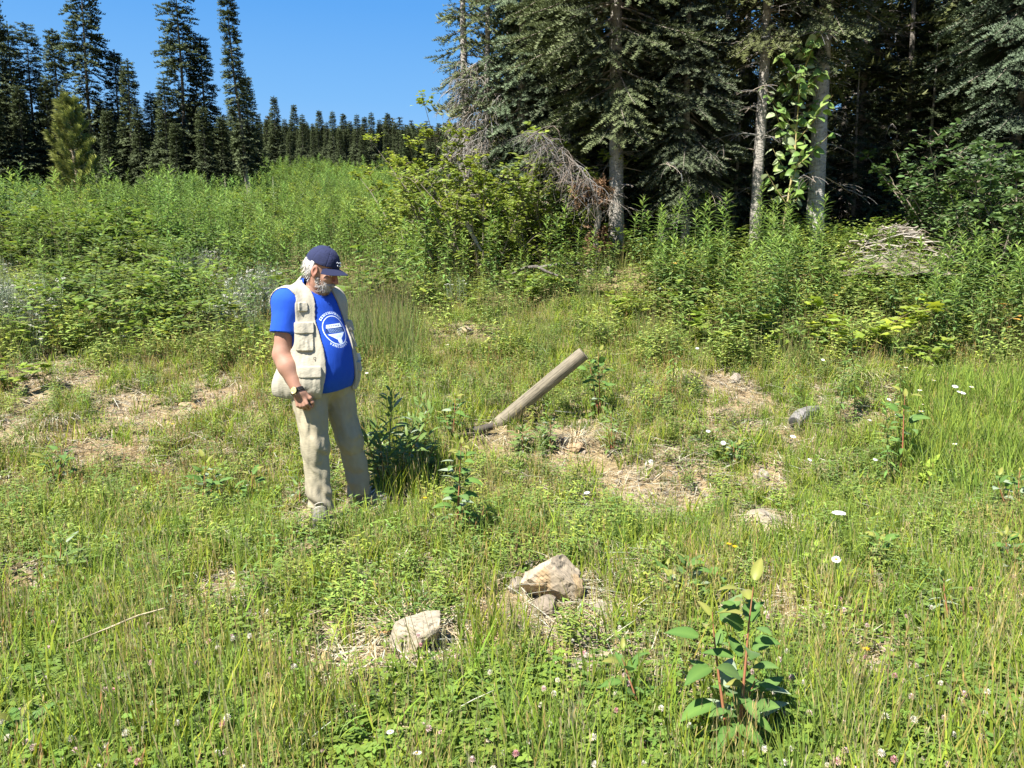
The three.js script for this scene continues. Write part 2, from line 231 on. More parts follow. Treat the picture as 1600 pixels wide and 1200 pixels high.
// one bough: wood into `w`, needles into `b`
function bough(b, w, o, az, L, pitch, sag, s) {
  const r = s.r, dir = V(Math.cos(az) * Math.cos(pitch), Math.sin(pitch), Math.sin(az) * Math.cos(pitch)), pts = [], n = Math.max(3, Math.round(L / s.step)), side = V(-Math.sin(az), 0, Math.cos(az)), q = o.clone(), d = dir.clone(), wob = (r() - .5) * .25;
  for (let k = 0; k <= n; k++) { pts.push(q.clone()); const t = k / n; d.y += (t < .6 ? -sag : sag * 1.5) / n; d.addScaledVector(side, wob / n); d.normalize(); q.addScaledVector(d, L / n); }
  if (w) w.tube(pts, pts.map((_, k) => mix(s.wood * L, .003, k / n)), s.sides ?? 4, s.woodTone, { cap: false });
  const T = V(), N = V();
  for (let k = 0; k < n; k++) {
    const t = k / n, p = pts[k]; T.copy(pts[k + 1]).sub(p).normalize(); N.copy(side).cross(T).normalize(); if (N.y < 0) N.negate();
    if (t < s.bare) continue;
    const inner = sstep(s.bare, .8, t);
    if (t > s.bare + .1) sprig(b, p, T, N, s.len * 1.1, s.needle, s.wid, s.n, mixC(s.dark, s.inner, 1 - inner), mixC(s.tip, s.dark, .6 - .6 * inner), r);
    for (const sg of [-1, 1]) {
      const tl = Math.min(s.twig, (L * (1 - t)) * .75 + .06) * (.6 + .6 * r()) * (t < .3 ? .55 + t * 1.5 : 1); if (tl < s.len * .5) continue;
      const u = T.clone().multiplyScalar(.62 + .25 * r()).addScaledVector(side, sg * (.55 + .3 * r())).addScaledVector(N, (r() - .4) * (s.loft ?? .8)); u.y -= s.hang * (.5 + r()); u.normalize();
      const m = Math.max(1, Math.round(tl / (s.len * .8))), pp = p.clone();
      for (let j = 0; j < m; j++) {
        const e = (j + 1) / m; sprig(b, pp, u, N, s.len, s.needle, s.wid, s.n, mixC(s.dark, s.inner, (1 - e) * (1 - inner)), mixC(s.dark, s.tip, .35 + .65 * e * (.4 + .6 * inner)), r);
        if (s.fork && r() < s.fork && m > 1) { const g = u.clone().addScaledVector(T, .8 * (r() - .2)).addScaledVector(side, sg * .4 * (r() - .5)); g.normalize(); sprig(b, pp, g, N, s.len * .9, s.needle, s.wid, s.n, s.dark, mixC(s.dark, s.tip, e), r); }
        pp.addScaledVector(u, s.len * .8); u.y += .1 * (r() - .3); u.normalize();
      }
    }
  }
}
const mixC = (a, b, t) => [mix(a[0], b[0], t), mix(a[1], b[1], t), mix(a[2], b[2], t)];
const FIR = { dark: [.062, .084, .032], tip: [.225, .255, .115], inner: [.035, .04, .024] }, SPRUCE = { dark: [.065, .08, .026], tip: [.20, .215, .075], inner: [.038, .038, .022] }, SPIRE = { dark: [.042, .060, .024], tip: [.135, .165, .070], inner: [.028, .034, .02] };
const deadTone = [.25, .225, .2], trunkTone = [.44, .41, .37];
// near: fine tufts below `fineTop`, coarser above
function conifer(seed, o) {
  const r = rng(seed), b = new GB(), w = new GB(), dead = new GB(), tr = new GB(), H = o.H, lean = o.lean ?? [0, 0];
  const axis = (y) => V(lean[0] * y / H * H + .03 * Math.sin(y * .9 + seed), y, lean[1] * y / H * H + .03 * Math.cos(y * .7 + seed * 2));
  const pts = [], rad = [], n = Math.round(H / (o.far ? 1.6 : .35));
  for (let k = 0; k <= n; k++) { const y = -.25 + (H + .1) * k / n; pts.push(axis(y)); rad.push(o.r0 * Math.pow(1 - k / n * .985, .85) * (1 + (k === 0 ? .5 : k === 1 ? .22 : k === 2 ? .08 : 0)) * (o.far ? 1 : 1 + .05 * noise3(y * 3, seed, 0))); }
  tr.tube(pts, rad, o.far ? 5 : 12, o.trunkTone ?? trunkTone, { cap: false, jag: o.far ? 0 : .1 });
  const S = { r, step: .13, len: .15, needle: .062, wid: .021, n: 4, twig: .6, bare: .14, hang: .28, fork: .7, wood: .012, woodTone: [.20, .17, .14], ...(o.tone ?? FIR), ...o.s };
  const coarse = { ...S, step: .3, len: .34, needle: .17, wid: .075, n: 3, fork: .2 };
  for (let y = o.start; y < H - .1; ) {
    const t = (y - o.start) / (H - o.start), prof = o.profile ? o.profile(t) : Math.pow(1 - t, .75) * (.55 + .45 * sstep(0, .25, t)), Rb = o.R * prof + .12, high = o.fineTop && y > o.fineTop + .6 && y > 4.5, nb = Math.round(o.perWhorl * (.7 + .5 * r()) * (high ? (o.fineTop < 1 ? .32 : .45) : 1));
    for (let k = 0; k < nb; k++) {
      if (o.gap && noise3(y * .8, k * 3.1, seed) > .55 - o.gap) continue;
      const az = (k + r() * .8) / nb * 2 * PI + y * 7, L = Rb * (.6 + .55 * r()), p = axis(y + (r() - .5) * .12); if (o.only && !o.only(az, y)) continue;
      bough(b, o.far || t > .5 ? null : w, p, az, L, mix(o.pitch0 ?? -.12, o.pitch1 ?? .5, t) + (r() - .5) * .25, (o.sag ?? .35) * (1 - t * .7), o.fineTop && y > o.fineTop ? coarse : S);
    }
    y += o.dy * (.75 + .5 * r()) * (o.fineTop && y > o.fineTop ? 1.7 : 1);
  }
  if (o.far) for (let y = o.start + .2; y < H - .6; y += S.step * .4) for (let k = 0; k < 2; k++) { if (o.gap && r() < o.gap) continue; const a = r() * 6.3, t = (y - o.start) / (H - o.start), L = Math.min(.5, o.R * (o.profile ? o.profile(t) : 1 - t) * .45 + .1), T = V(Math.cos(a), -.25 + .4 * r(), Math.sin(a)).normalize(); sprig(b, axis(y), T, V(-T.y * T.x, 1, -T.y * T.z).normalize(), L, S.needle * 1.1, S.wid, S.n, S.dark, S.tip, r); }
  if (o.leader !== false) { const N = V(1, 0, 0); for (let y = H - .9; y < H; y += S.len * .6) for (let k = 0; k < 3; k++) sprig(b, axis(y), V(Math.cos(k * 2.1 + y * 5) * .4, 1, Math.sin(k * 2.1 + y * 5) * .4).normalize(), N, S.len * mix(.8, .4, (y - H + .9) / .9), S.needle * mix(.8, .3, (y - H + .9) / .9), S.wid, S.n, S.dark, S.tip, r); }
  for (let k = 0; k < (o.dead ?? 0); k++) {                                // bare dead limbs on the lower trunk
    const y = mix(o.dead0 ?? .5, o.start + .6, Math.pow(r(), .7)), az = r() * 2 * PI; deadLimb(dead, axis(y), az, mix(.25, o.deadL ?? .9, r()), r, o.deadHang ?? .5, o.deadForks ?? 3);
  }
  return { trunk: tr.build(), crown: b.n ? b.build() : null, limbs: w.n ? w.build() : null, dead: dead.n ? dead.build() : null };
}
function deadLimb(g, p, az, L, r, hang, forks, thick = .011, depth = 0) {
  const d = V(Math.cos(az), (r() - .35) * .6, Math.sin(az)).normalize(), q = p.clone(), pts = [], n = 5;
  for (let k = 0; k <= n; k++) { pts.push(q.clone()); d.y -= hang * .35 * (.5 + r()) / n * 2; d.x += (r() - .5) * .25; d.z += (r() - .5) * .25; d.normalize(); q.addScaledVector(d, L / n); }
  g.tube(pts, pts.map((_, k) => mix(thick * (.5 + L * .7), .0022, k / n)), depth ? 3 : 4, jit(deadTone, r, .3), { cap: false });
  if (depth < 2) for (let k = 0; k < forks; k++) { const i = 1 + Math.floor(r() * (n - 1)); deadLimb(g, pts[i], az + (r() < .5 ? -1 : 1) * (.5 + r() * .7), L * (.3 + .35 * r()), r, hang * 1.5, Math.max(1, forks - 1), thick * .6, depth + 1); }
}
const needleMat = M.needle, limbMat = M.twig;
function treeOf(kit, name, label, group, far) {
  const t = thing(name, label, 'tree', group); part(t, 'trunk', kit.trunk, far ? M.farBark : M.bark);
  if (kit.crown) part(t, 'crown', kit.crown, needleMat, 'stuff'); if (kit.limbs) part(t, 'limbs', kit.limbs, limbMat, 'stuff'); if (kit.dead) part(t, 'dead_limbs', kit.dead, limbMat, 'stuff'); return t;
}
function put(t, px, D, turn = 0, s = 1, sink = .05) { const p = onGround(px, D); t.position.set(p.x, p.y - sink, p.z); t.rotation.y = turn; t.scale.setScalar(s); return t; }

// the near edge of the wood, right of the clearing
{
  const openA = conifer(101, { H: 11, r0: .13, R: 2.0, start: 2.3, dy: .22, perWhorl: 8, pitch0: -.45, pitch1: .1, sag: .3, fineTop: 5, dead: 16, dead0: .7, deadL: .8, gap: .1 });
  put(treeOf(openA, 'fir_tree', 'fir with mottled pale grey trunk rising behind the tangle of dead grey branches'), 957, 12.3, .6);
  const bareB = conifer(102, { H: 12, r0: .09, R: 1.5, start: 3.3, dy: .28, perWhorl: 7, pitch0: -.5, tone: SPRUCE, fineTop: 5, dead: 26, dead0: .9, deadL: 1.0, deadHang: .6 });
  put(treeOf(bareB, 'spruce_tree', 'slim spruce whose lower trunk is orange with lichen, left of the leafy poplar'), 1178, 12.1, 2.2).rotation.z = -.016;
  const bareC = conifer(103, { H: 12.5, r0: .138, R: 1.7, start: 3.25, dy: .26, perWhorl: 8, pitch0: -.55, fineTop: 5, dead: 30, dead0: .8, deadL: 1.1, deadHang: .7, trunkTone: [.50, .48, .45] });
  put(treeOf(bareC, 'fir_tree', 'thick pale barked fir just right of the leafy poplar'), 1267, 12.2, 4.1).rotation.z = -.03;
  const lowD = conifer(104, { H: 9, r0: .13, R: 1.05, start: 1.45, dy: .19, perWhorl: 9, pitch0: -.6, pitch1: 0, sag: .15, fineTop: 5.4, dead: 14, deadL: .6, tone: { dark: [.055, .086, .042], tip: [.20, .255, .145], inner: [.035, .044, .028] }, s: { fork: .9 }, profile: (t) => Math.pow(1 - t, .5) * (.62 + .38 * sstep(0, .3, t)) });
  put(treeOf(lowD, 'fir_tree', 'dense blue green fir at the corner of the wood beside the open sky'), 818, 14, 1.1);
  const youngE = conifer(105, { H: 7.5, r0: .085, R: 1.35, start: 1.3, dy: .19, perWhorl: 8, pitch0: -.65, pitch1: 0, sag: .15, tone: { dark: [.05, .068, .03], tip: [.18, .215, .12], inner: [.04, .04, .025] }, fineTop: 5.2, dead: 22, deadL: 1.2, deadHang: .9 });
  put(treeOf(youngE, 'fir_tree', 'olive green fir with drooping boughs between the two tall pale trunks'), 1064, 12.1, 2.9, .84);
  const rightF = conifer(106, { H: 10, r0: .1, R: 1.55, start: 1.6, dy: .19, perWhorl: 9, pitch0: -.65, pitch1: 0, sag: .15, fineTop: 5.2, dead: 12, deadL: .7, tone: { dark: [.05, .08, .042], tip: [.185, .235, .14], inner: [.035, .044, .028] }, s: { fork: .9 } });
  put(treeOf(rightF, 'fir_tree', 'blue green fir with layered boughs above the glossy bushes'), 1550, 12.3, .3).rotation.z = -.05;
  put(copyOf(scene.getObjectByName('fir_tree_003'), 'olive green fir whose boughs hang left of the mottled pale trunk'), 884, 13.8, 4.4, 1.0);
  put(copyOf(scene.getObjectByName('fir_tree_003'), 'olive green fir with boughs filling the space right of the mottled pale trunk'), 1022, 13.4, 1.3, 1.0);
  put(copyOf(scene.getObjectByName('fir_tree_004'), 'blue green fir in the top right corner of the wood'), 1640, 13.2, 2.0, 1.1);
  put(copyOf(scene.getObjectByName('fir_tree_004'), 'blue green fir in half shade behind the stick pile'), 1470, 15.2, 3.3, 1.1);
  put(copyOf(scene.getObjectByName('fir_tree_002'), 'blue green fir behind the weathered grey spruces'), 852, 15.8, 5.2, 1.0);
  const small = conifer(112, { H: 4.2, r0: .05, R: 1.0, start: .25, dy: .17, perWhorl: 7, pitch0: -.45, pitch1: .2, sag: .2, tone: { dark: [.055, .08, .03], tip: [.19, .23, .10], inner: [.04, .042, .024] }, s: { step: .15 } });
  const smallFir = treeOf(small, 'small_fir', 'small fir in half shade left of the lichen covered spruce'); put(smallFir, 1140, 12.9, .4, .8);
  [[1008, 13.4, .95, 'small fir in half shade right of the pale wood slab'], [1062, 13.9, 1.05, 'small fir standing between the mottled fir and the lichen covered spruce'], [1228, 13.6, .9, 'small fir in half shade right behind the young poplar'], [1322, 14.2, .95, 'small fir behind the left end of the stick pile'], [1432, 13.9, 1.0, 'small fir behind the right end of the stick pile'], [905, 13.6, .7, 'small fir behind the tangle of dead twigs'], [1185, 15, 1.15, 'small fir deeper in the wood behind the lichen covered spruce']].forEach(([px, D, s, l], i) => put(copyOf(smallFir, l), px, D, i * 1.3, s));
  // two weathered spruces with grey hanging twigs at the corner of the wood
  const greyG = conifer(107, { H: 9, r0: .1, R: .5, start: 3.5, dy: .26, perWhorl: 5, pitch0: -.4, fineTop: 7, dead: 95, dead0: .4, deadL: 1.05, deadHang: 1.5, deadForks: 4, trunkTone: [.5, .46, .43], profile: (t) => 1.1 - t });
  put(treeOf(greyG, 'weathered_spruce', 'weathered spruce hung with bare grey twigs, its trunk nearest the open sky'), 730, 14.6, .2);
  const greyH = conifer(108, { H: 8.5, r0: .08, R: .55, start: 3.3, dy: .26, perWhorl: 5, pitch0: -.4, fineTop: 7, dead: 90, dead0: .3, deadL: .95, deadHang: 1.6, deadForks: 4, trunkTone: [.46, .42, .39], profile: (t) => 1.1 - t });
  put(treeOf(greyH, 'weathered_spruce', 'weathered spruce draped in grey dead twigs behind the blue green corner fir'), 762, 14.2, 1.7);
  // thin trunks standing in the shade behind them
  const pole = conifer(109, { H: 11, r0: .075, R: 1.5, start: 3.2, dy: .4, perWhorl: 6, tone: SPRUCE, fineTop: 3, dead: 40, dead0: .6, deadL: .8, deadHang: .8, trunkTone: [.3, .27, .24] });
  const shade = conifer(110, { H: 11, r0: .12, R: 1.75, start: .7, dy: .27, perWhorl: 7, pitch0: -.3, tone: SPRUCE, fineTop: .1, dead: 18, dead0: .3, deadL: .9, trunkTone: [.3, .27, .24], gap: .3, profile: (t) => Math.pow(1 - t, .6) });
  const shade2 = conifer(111, { H: 12, r0: .13, R: 1.9, start: 1.6, dy: .3, perWhorl: 7, pitch0: -.3, tone: FIR, fineTop: .1, dead: 40, dead0: .3, deadL: 1.1, deadHang: .8, trunkTone: [.3, .27, .24], gap: .3, profile: (t) => Math.pow(1 - t, .6) });
  const first = [treeOf(pole, 'slender_spruce', 'slender grey spruce trunk standing in the shade of the wood', 'slender trunks in the shaded wood'), treeOf(shade, 'forest_spruce', 'dark spruce deep in the shaded wood', 'dark trees inside the wood'), treeOf(shade2, 'forest_fir', 'dark fir deep in the shaded wood', 'dark firs inside the wood')];
  const used = [0, 0, 0], r = rng(55);
  const plant = (kind, px, D, s) => { const t = used[kind]++ ? copyOf(first[kind]) : first[kind]; put(t, px, D, r() * 6.3, s); };
  for (const [px, D] of [[1330, 14.5], [1346, 15.2], [1393, 14.3], [1375, 16.5], [1008, 14.2], [1040, 15.5], [1120, 15], [1085, 16.5], [1225, 15.4], [905, 14.6], [1450, 14.8], [1500, 15.6], [870, 15.5], [1600, 14.6], [1300, 17]]) plant(0, px, D, .85 + r() * .4);
  for (const [px, D] of [[845, 17], [900, 17.5], [1150, 17.6], [1250, 18.4], [1440, 17.2], [1520, 18], [1610, 16.4], [1050, 18.5], [960, 18], [1340, 20], [1400, 21.5], [1700, 16], [1780, 18]]) plant(1, px, D, .85 + r() * .35);
  for (const [px, D] of [[835, 18.5], [880, 20], [990, 20], [1090, 21], [1200, 20.5], [1300, 22], [1480, 20.5], [1570, 21], [1660, 20], [1500, 16.7], [800, 20], [920, 23], [1140, 24], [1360, 25.5], [1450, 26], [1010, 26], [1250, 27], [1550, 27], [1650, 26], [840, 26], [1080, 30], [1320, 31], [1500, 32], [930, 31], [1200, 33]]) plant(2, px, D, .9 + r() * .4);
}

// the tall spires left of the clearing, the trees across the valley and the far ridge
{
  const far = (seed, o) => conifer(seed, { r0: .14, R: 1.2, start: .35, dy: .2, perWhorl: 8, pitch0: -.4, pitch1: .2, sag: .35, far: true, trunkTone: [.16, .14, .12], tone: SPIRE, s: { step: .3, len: .27, needle: .16, wid: .075, n: 3, twig: .5, fork: .35, bare: .02, hang: .25 }, ...o });
  const kits = [far(201, { H: 11, R: 1.85, gap: .1 }), far(202, { H: 13, R: 1.8, gap: .2, profile: (t) => (.3 + .7 * Math.pow(1 - t, .8)) * (.8 + .35 * Math.sin(t * 17) * Math.sin(t * 7 + 1)) }), far(203, { H: 8, R: 1.6, gap: .08, dy: .17, profile: (t) => (1 - t) * (.78 + .22 * Math.sin(t * 14 + 2)) + .02, s: { step: .22, len: .2, needle: .11, wid: .05, n: 3, twig: .45, fork: .35, bare: .02, hang: .25 } }), far(204, { H: 14, R: .8, gap: .35, start: 3.2, profile: (t) => .5 + .4 * Math.sin(t * 6) * .5 + .1 }), far(205, { H: 6, R: 1.05, tone: { dark: [.03, .05, .018], tip: [.10, .135, .05], inner: [.04, .04, .02] } })];
  // [kit, x, picture y of the top, distance, label]
  const spires = [
    [0, 27, -30, 38, 'tall dark spire spruce nearest the left edge of the clearing'], [0, 4, 15, 43, 'spruce cut by the picture edge at the far left'], [2, 52, 34, 41, 'spruce with a blunt top, second of the left row'], [1, 79, 38, 42, 'spruce with a ragged knobbed top in the left row'],
    [0, 118, 45, 42, 'slim pointed spruce standing behind the young pine'], [1, 165, -75, 39, 'giant dark spruce towering over the left row with a jutting upper bough'], [0, 208, 78, 40, 'spruce just right of the giant one, taller of the pair beside it'], [2, 226, 92, 39, 'spruce just right of the giant one, shorter of the pair beside it'],
    [2, 257, 142, 41, 'small spruce in the gap between the two groups of tall spires'], [1, 306, -60, 38, 'giant dark spruce heading the second group of spires'], [2, 278, 118, 37, 'spruce leaning against the left side of the second group of spires'], [0, 338, 55, 38.5, 'spruce with a bare grey tip in the second group of spires'],
    [3, 392, -30, 37, 'thin sparse spire leaning against the blue sky'], [0, 402, 118, 44, 'spruce behind the thin leaning spire'], [2, 150, 150, 37, 'short spruce behind the young pine, on its right'], [2, 60, 130, 37.5, 'bushy spruce in front of the left row'], [2, 100, 120, 39, 'bushy spruce left of the young pine'], [2, 190, 170, 37, 'low spruce at the foot of the giant left spire'],
    [2, 335, 165, 36.5, 'low spruce at the foot of the second group of spires'], [2, 238, 165, 37.5, 'low spruce below the gap in the spires'], [2, 20, 150, 36.5, 'low spruce at the foot of the left edge spire'], [2, 292, 190, 36, 'lowest spruce before the second group of spires'], [2, 362, 180, 38, 'low spruce beside the foot of the thin leaning spire'],
  ];
  const base = kits.map((k) => null), r = rng(77);
  const add = (k, px, top, D, label, group) => {
    const t = base[k] ? copyOf(base[k], label, group) : (base[k] = treeOf(kits[k], 'spire_spruce', label, group, true)); if (!group) delete t.userData.group;
    const p = onGround(px, D), h = EYE + D * rise(top) - p.y + .4, H = [11, 13, 8, 14, 6][k], sy = h / H; t.position.set(p.x, p.y - .4, p.z); t.rotation.set(0, r() * 6.3, 0); t.scale.set(mix(sy, 1, .35), sy, mix(sy, 1, .35)); return t;
  };
  for (const [k, px, top, D, label] of spires) { const t = add(k, px, top, D, label); if (k === 3) { t.position.x -= .1; t.rotation.set(0, 0, 0); t.rotation.z = .075; t.position.x += .4; } }
  for (let i = 0; i < 26; i++) { const px = -60 + i * 18 + r() * 14; add(i % 2 ? 2 : 0, px, 150 + r() * 60, 44 + r() * 9, 'dark spruce closing the gaps behind the left row of spires', 'spruces behind the left spires'); }
  const tops = [[418, 178], [443, 150], [430, 185], [457, 185], [472, 163], [490, 190], [484, 178], [510, 172], [530, 173], [520, 190], [546, 177], [556, 188], [566, 178], [578, 182], [588, 175], [600, 186], [613, 176], [624, 190], [636, 196], [645, 205], [500, 200], [540, 200], [575, 205], [610, 205], [464, 205], [438, 210]];
  tops.forEach(([px, top], i) => { const w = px < 480 ? ['left third', 'left'] : px < 560 ? ['middle', 'middle'] : ['right third', 'right'], h = top > 182 ? 'shorter' : 'taller'; add(i % 3 === 1 ? 0 : 2, px, top, 82 + r() * 22 + (top > 195 ? -8 : 6), `${h} dark spruce in the ${w[0]} of the even row across the green rise`, `${h} spruces, ${w[1]} part of the row across the green rise`); });
  for (let i = 0; i < 46; i++) { const px = 400 + i * 5.6 + r() * 6; add(2, px, 178 + (px - 400) * .085 + r() * 22, 96 + r() * 22, 'spruce filling the dense forest slope behind the even row', 'spruces of the forest slope behind the row'); }
  for (let i = 0; i < 9; i++) add(4, 632 + i * 9 + r() * 8, 218 + r() * 22, 55 + r() * 15, 'lighter green young spruce behind the yellow green bushes', 'young spruces behind the bushes');
  const ridge = conifer(210, { H: 9, r0: .12, R: 1.25, start: .3, dy: .5, perWhorl: 7, pitch0: -.4, pitch1: .2, far: true, trunkTone: [.16, .14, .12], tone: SPIRE, leader: true, s: { step: .6, len: .6, needle: .35, wid: .16, n: 3, twig: .5, fork: 0, bare: 0, hang: .1 } });
  const list = [], q = new THREE.Quaternion();
  for (let i = 0; i < 3400; i++) { const D = 112 + Math.pow(r(), .8) * 330, px = mix(-150, 1100, r()), p = onGround(px, D), s = (.55 + r() * .45) * mix(.85, 1.15, sstep(110, 300, D)); if (D < 130 && px > 480 && px < 640) continue; list.push({ m: new THREE.Matrix4().compose(p, q.setFromAxisAngle(V(0, 1, 0), r() * 6.3), V(s, s * (.9 + .3 * r()), s)), c: new THREE.Color(.8 + .4 * r(), .8 + .4 * r(), .8 + .4 * r()) }); }
  stuff('distant_forest', 'far spruce forest on the ridge below the open sky', 'forest', mergeGeometries([ridge.trunk, ridge.crown]), needleMat, list);
}

// ------------------------------------------------------------------ plant kits
const GREEN = { fire: [.105, .20, .040], fireTop: [.19, .285, .055], thimble: [.215, .295, .036], thimbleDark: [.11, .19, .032], ever: [.19, .235, .135], grass: [.19, .28, .028], grassY: [.33, .375, .042], straw: [.46, .38, .19], rust: [.24, .135, .065], poplar: [.075, .155, .028], poplarNew: [.19, .22, .04], willow: [.10, .165, .038], clover: [.125, .20, .026], alder: [.25, .305, .032], glossy: [.095, .165, .048] };
const Y = V(0, 1, 0);
function fireweed(seed, { h = 1.1, n = 60, leaf = .135, wid = .030, tone = GREEN.fire, top = GREEN.fireTop, bloom = null, plume = false } = {}) {
  const r = rng(seed), b = new GB(), s = new GB(), lx = (r() - .5) * .22, lz = (r() - .5) * .22, pos = (t) => V(lx * t * t * h, h * t, lz * t * t * h);
  s.tube([pos(0).setY(-.04), pos(.25), pos(.5), pos(.75), pos(1)], [.0055, .005, .004, .003, .0015], 4, [.16, .15, .05], { col2: [.2, .22, .07], cap: false });
  for (let k = 0; k < n; k++) {
    const t = .1 + .88 * Math.pow(k / n, .9), az = k * 2.4 + r() * .5, el = mix(-.12, .95, Math.pow(t, 2.2)) + (r() - .5) * .35, d = V(Math.cos(az) * Math.cos(el), Math.sin(el), Math.sin(az) * Math.cos(el)), sz = (t < .3 ? .75 : 1) * (t > .85 ? mix(1, .4, (t - .85) / .15) : 1) * (.75 + .5 * r());
    b.leaf(pos(t), d, Y, leaf * sz, wid * sz, .35 + .7 * r() * (1 - t), jit(mixC(tone, top, Math.pow(t, 3)), r, .22), { seg: 3, fold: .25 });
  }
  if (plume) for (let k = 0; k < 60; k++) { const t = 1 + .25 * (k / 60), az = k * 2.4; b.leaf(pos(t), V(Math.cos(az), .5, Math.sin(az)), Y, .045 * (1.2 - k / 60), .018, .4, jit(plume, r, .15), { seg: 2 }); }
  if (bloom) for (let k = 0; k < 26; k++) { const t = .93 + .12 * (k / 26), az = k * 2.4; for (let j = 0; j < 3; j++) b.leaf(pos(t), V(Math.cos(az + (j - 1) * .5), .1, Math.sin(az + (j - 1) * .5)), Y, .02, .012, .5, jit(bloom, r, .15), { seg: 2, prof: PROF.petal }); }
  return { stem: s.build(), foliage: b.build() };
}
// a lobed leaf lying across d, centre at p
function lobed(b, p, T, N, R, col, lobes, r, droop = .25, deep = .38) {
  T = T.clone().normalize(); N = N.clone().addScaledVector(T, -N.dot(T)).normalize(); const B = T.clone().cross(N), q = lobes * 4, c = b.v(p.x, p.y, p.z, N.x, N.y, N.z, col), ring = [], span = 1.72 * PI;
  for (let k = 0; k <= q; k++) { const a = (k / q - .5) * span, w = Math.abs(((k / q * lobes + .5) % 1) - .5) * 2, rad = R * (1 - deep * Math.pow(1 - w, 1.2)) * (.62 + .38 * Math.cos(a * .5)) * (.92 + .16 * r()), x = Math.cos(a) * rad, y = Math.sin(a) * rad, z = -droop * (rad * rad / R) + .12 * R * (w - .5); ring.push(b.v(p.x + T.x * x + B.x * y + N.x * z, p.y + T.y * x + B.y * y + N.y * z, p.z + T.z * x + B.z * y + N.z * z, N.x + (T.x * Math.cos(a) + B.x * Math.sin(a)) * .45, N.y + (T.y * Math.cos(a) + B.y * Math.sin(a)) * .45, N.z + (T.z * Math.cos(a) + B.z * Math.sin(a)) * .45, col)); }
  for (let k = 0; k < q; k++) b.t(c, ring[k], ring[k + 1]);
}
function bramble(seed, { R = .55, h = .75, n = 170, leaf = .06, tone = GREEN.thimble, dark = GREEN.thimbleDark, lobes = 3, odd = 0 } = {}) {
  const r = rng(seed), b = new GB(), s = new GB();
  for (let c = 0; c < 11; c++) {
    const az = r() * 6.3, L = h * (.7 + .5 * r()), d = V(Math.cos(az) * .5 * r(), 1, Math.sin(az) * .5 * r()).normalize(), q = V(Math.cos(az) * .1, -.03, Math.sin(az) * .1), pts = [];
    for (let k = 0; k <= 7; k++) { pts.push(q.clone()); d.x += Math.cos(az) * .13; d.z += Math.sin(az) * .13; d.y -= .08; d.normalize(); q.addScaledVector(d, L / 7 * (R / .5)); }
    s.tube(pts, pts.map((_, k) => mix(.005, .0015, k / 7)), 3, [.2, .13, .07], { cap: false });
    for (let k = 0; k < n / 11; k++) {
      const t = Math.pow(r(), .6) * 7, i = Math.min(6, Math.floor(t)), p = pts[i].clone().lerp(pts[i + 1], t - i), a = r() * 6.3, out = V(Math.cos(a), (r() - .3) * .6, Math.sin(a)).normalize(), pet = .03 + .07 * r(), up = V((r() - .5) * .9, 1, (r() - .5) * .9 + .15).normalize();
      p.addScaledVector(out, pet); p.y += pet * .4; const col = r() < odd ? jit([.42, .26, .04], r, .3) : jit(mixC(dark, tone, r()), r, .2);
      lobed(b, p, out, up, leaf * (.6 + .6 * r()), col, lobes, r);
    }
  }
  return { stem: s.build(), foliage: b.build() };
}
function everlasting(seed, h = .55) {
  const r = rng(seed), b = new GB(), s = new GB(), f = new GB();
  for (let c = 0; c < 16; c++) {
    const az = r() * 6.3, q = V(Math.cos(az) * .2 * r(), -.02, Math.sin(az) * .2 * r()), e = q.clone().add(V((r() - .5) * .25, h * (.7 + .45 * r()), (r() - .5) * .25)); s.tube([q, q.clone().lerp(e, .5), e], [.003, .0025, .002], 3, [.25, .29, .2], { cap: false });
    for (let k = 0; k < 22; k++) { const t = .12 + .85 * k / 22, a = k * 2.4, p = q.clone().lerp(e, t); b.leaf(p, V(Math.cos(a), .55 + r() * .5, Math.sin(a)), Y, .075 * (.6 + .5 * r()), .009, .7, jit(GREEN.ever, r, .2), { seg: 2 }); }
    if (r() < .33) for (let k = 0; k < 6; k++) f.blob(e.clone().add(V((r() - .5) * .05, r() * .025, (r() - .5) * .05)), .008 + .005 * r(), [.48, .48, .41], [1, .7, 1], 5, 3);
  }
  return { stem: s.build(), foliage: b.build(), flowers: f.build() };
}
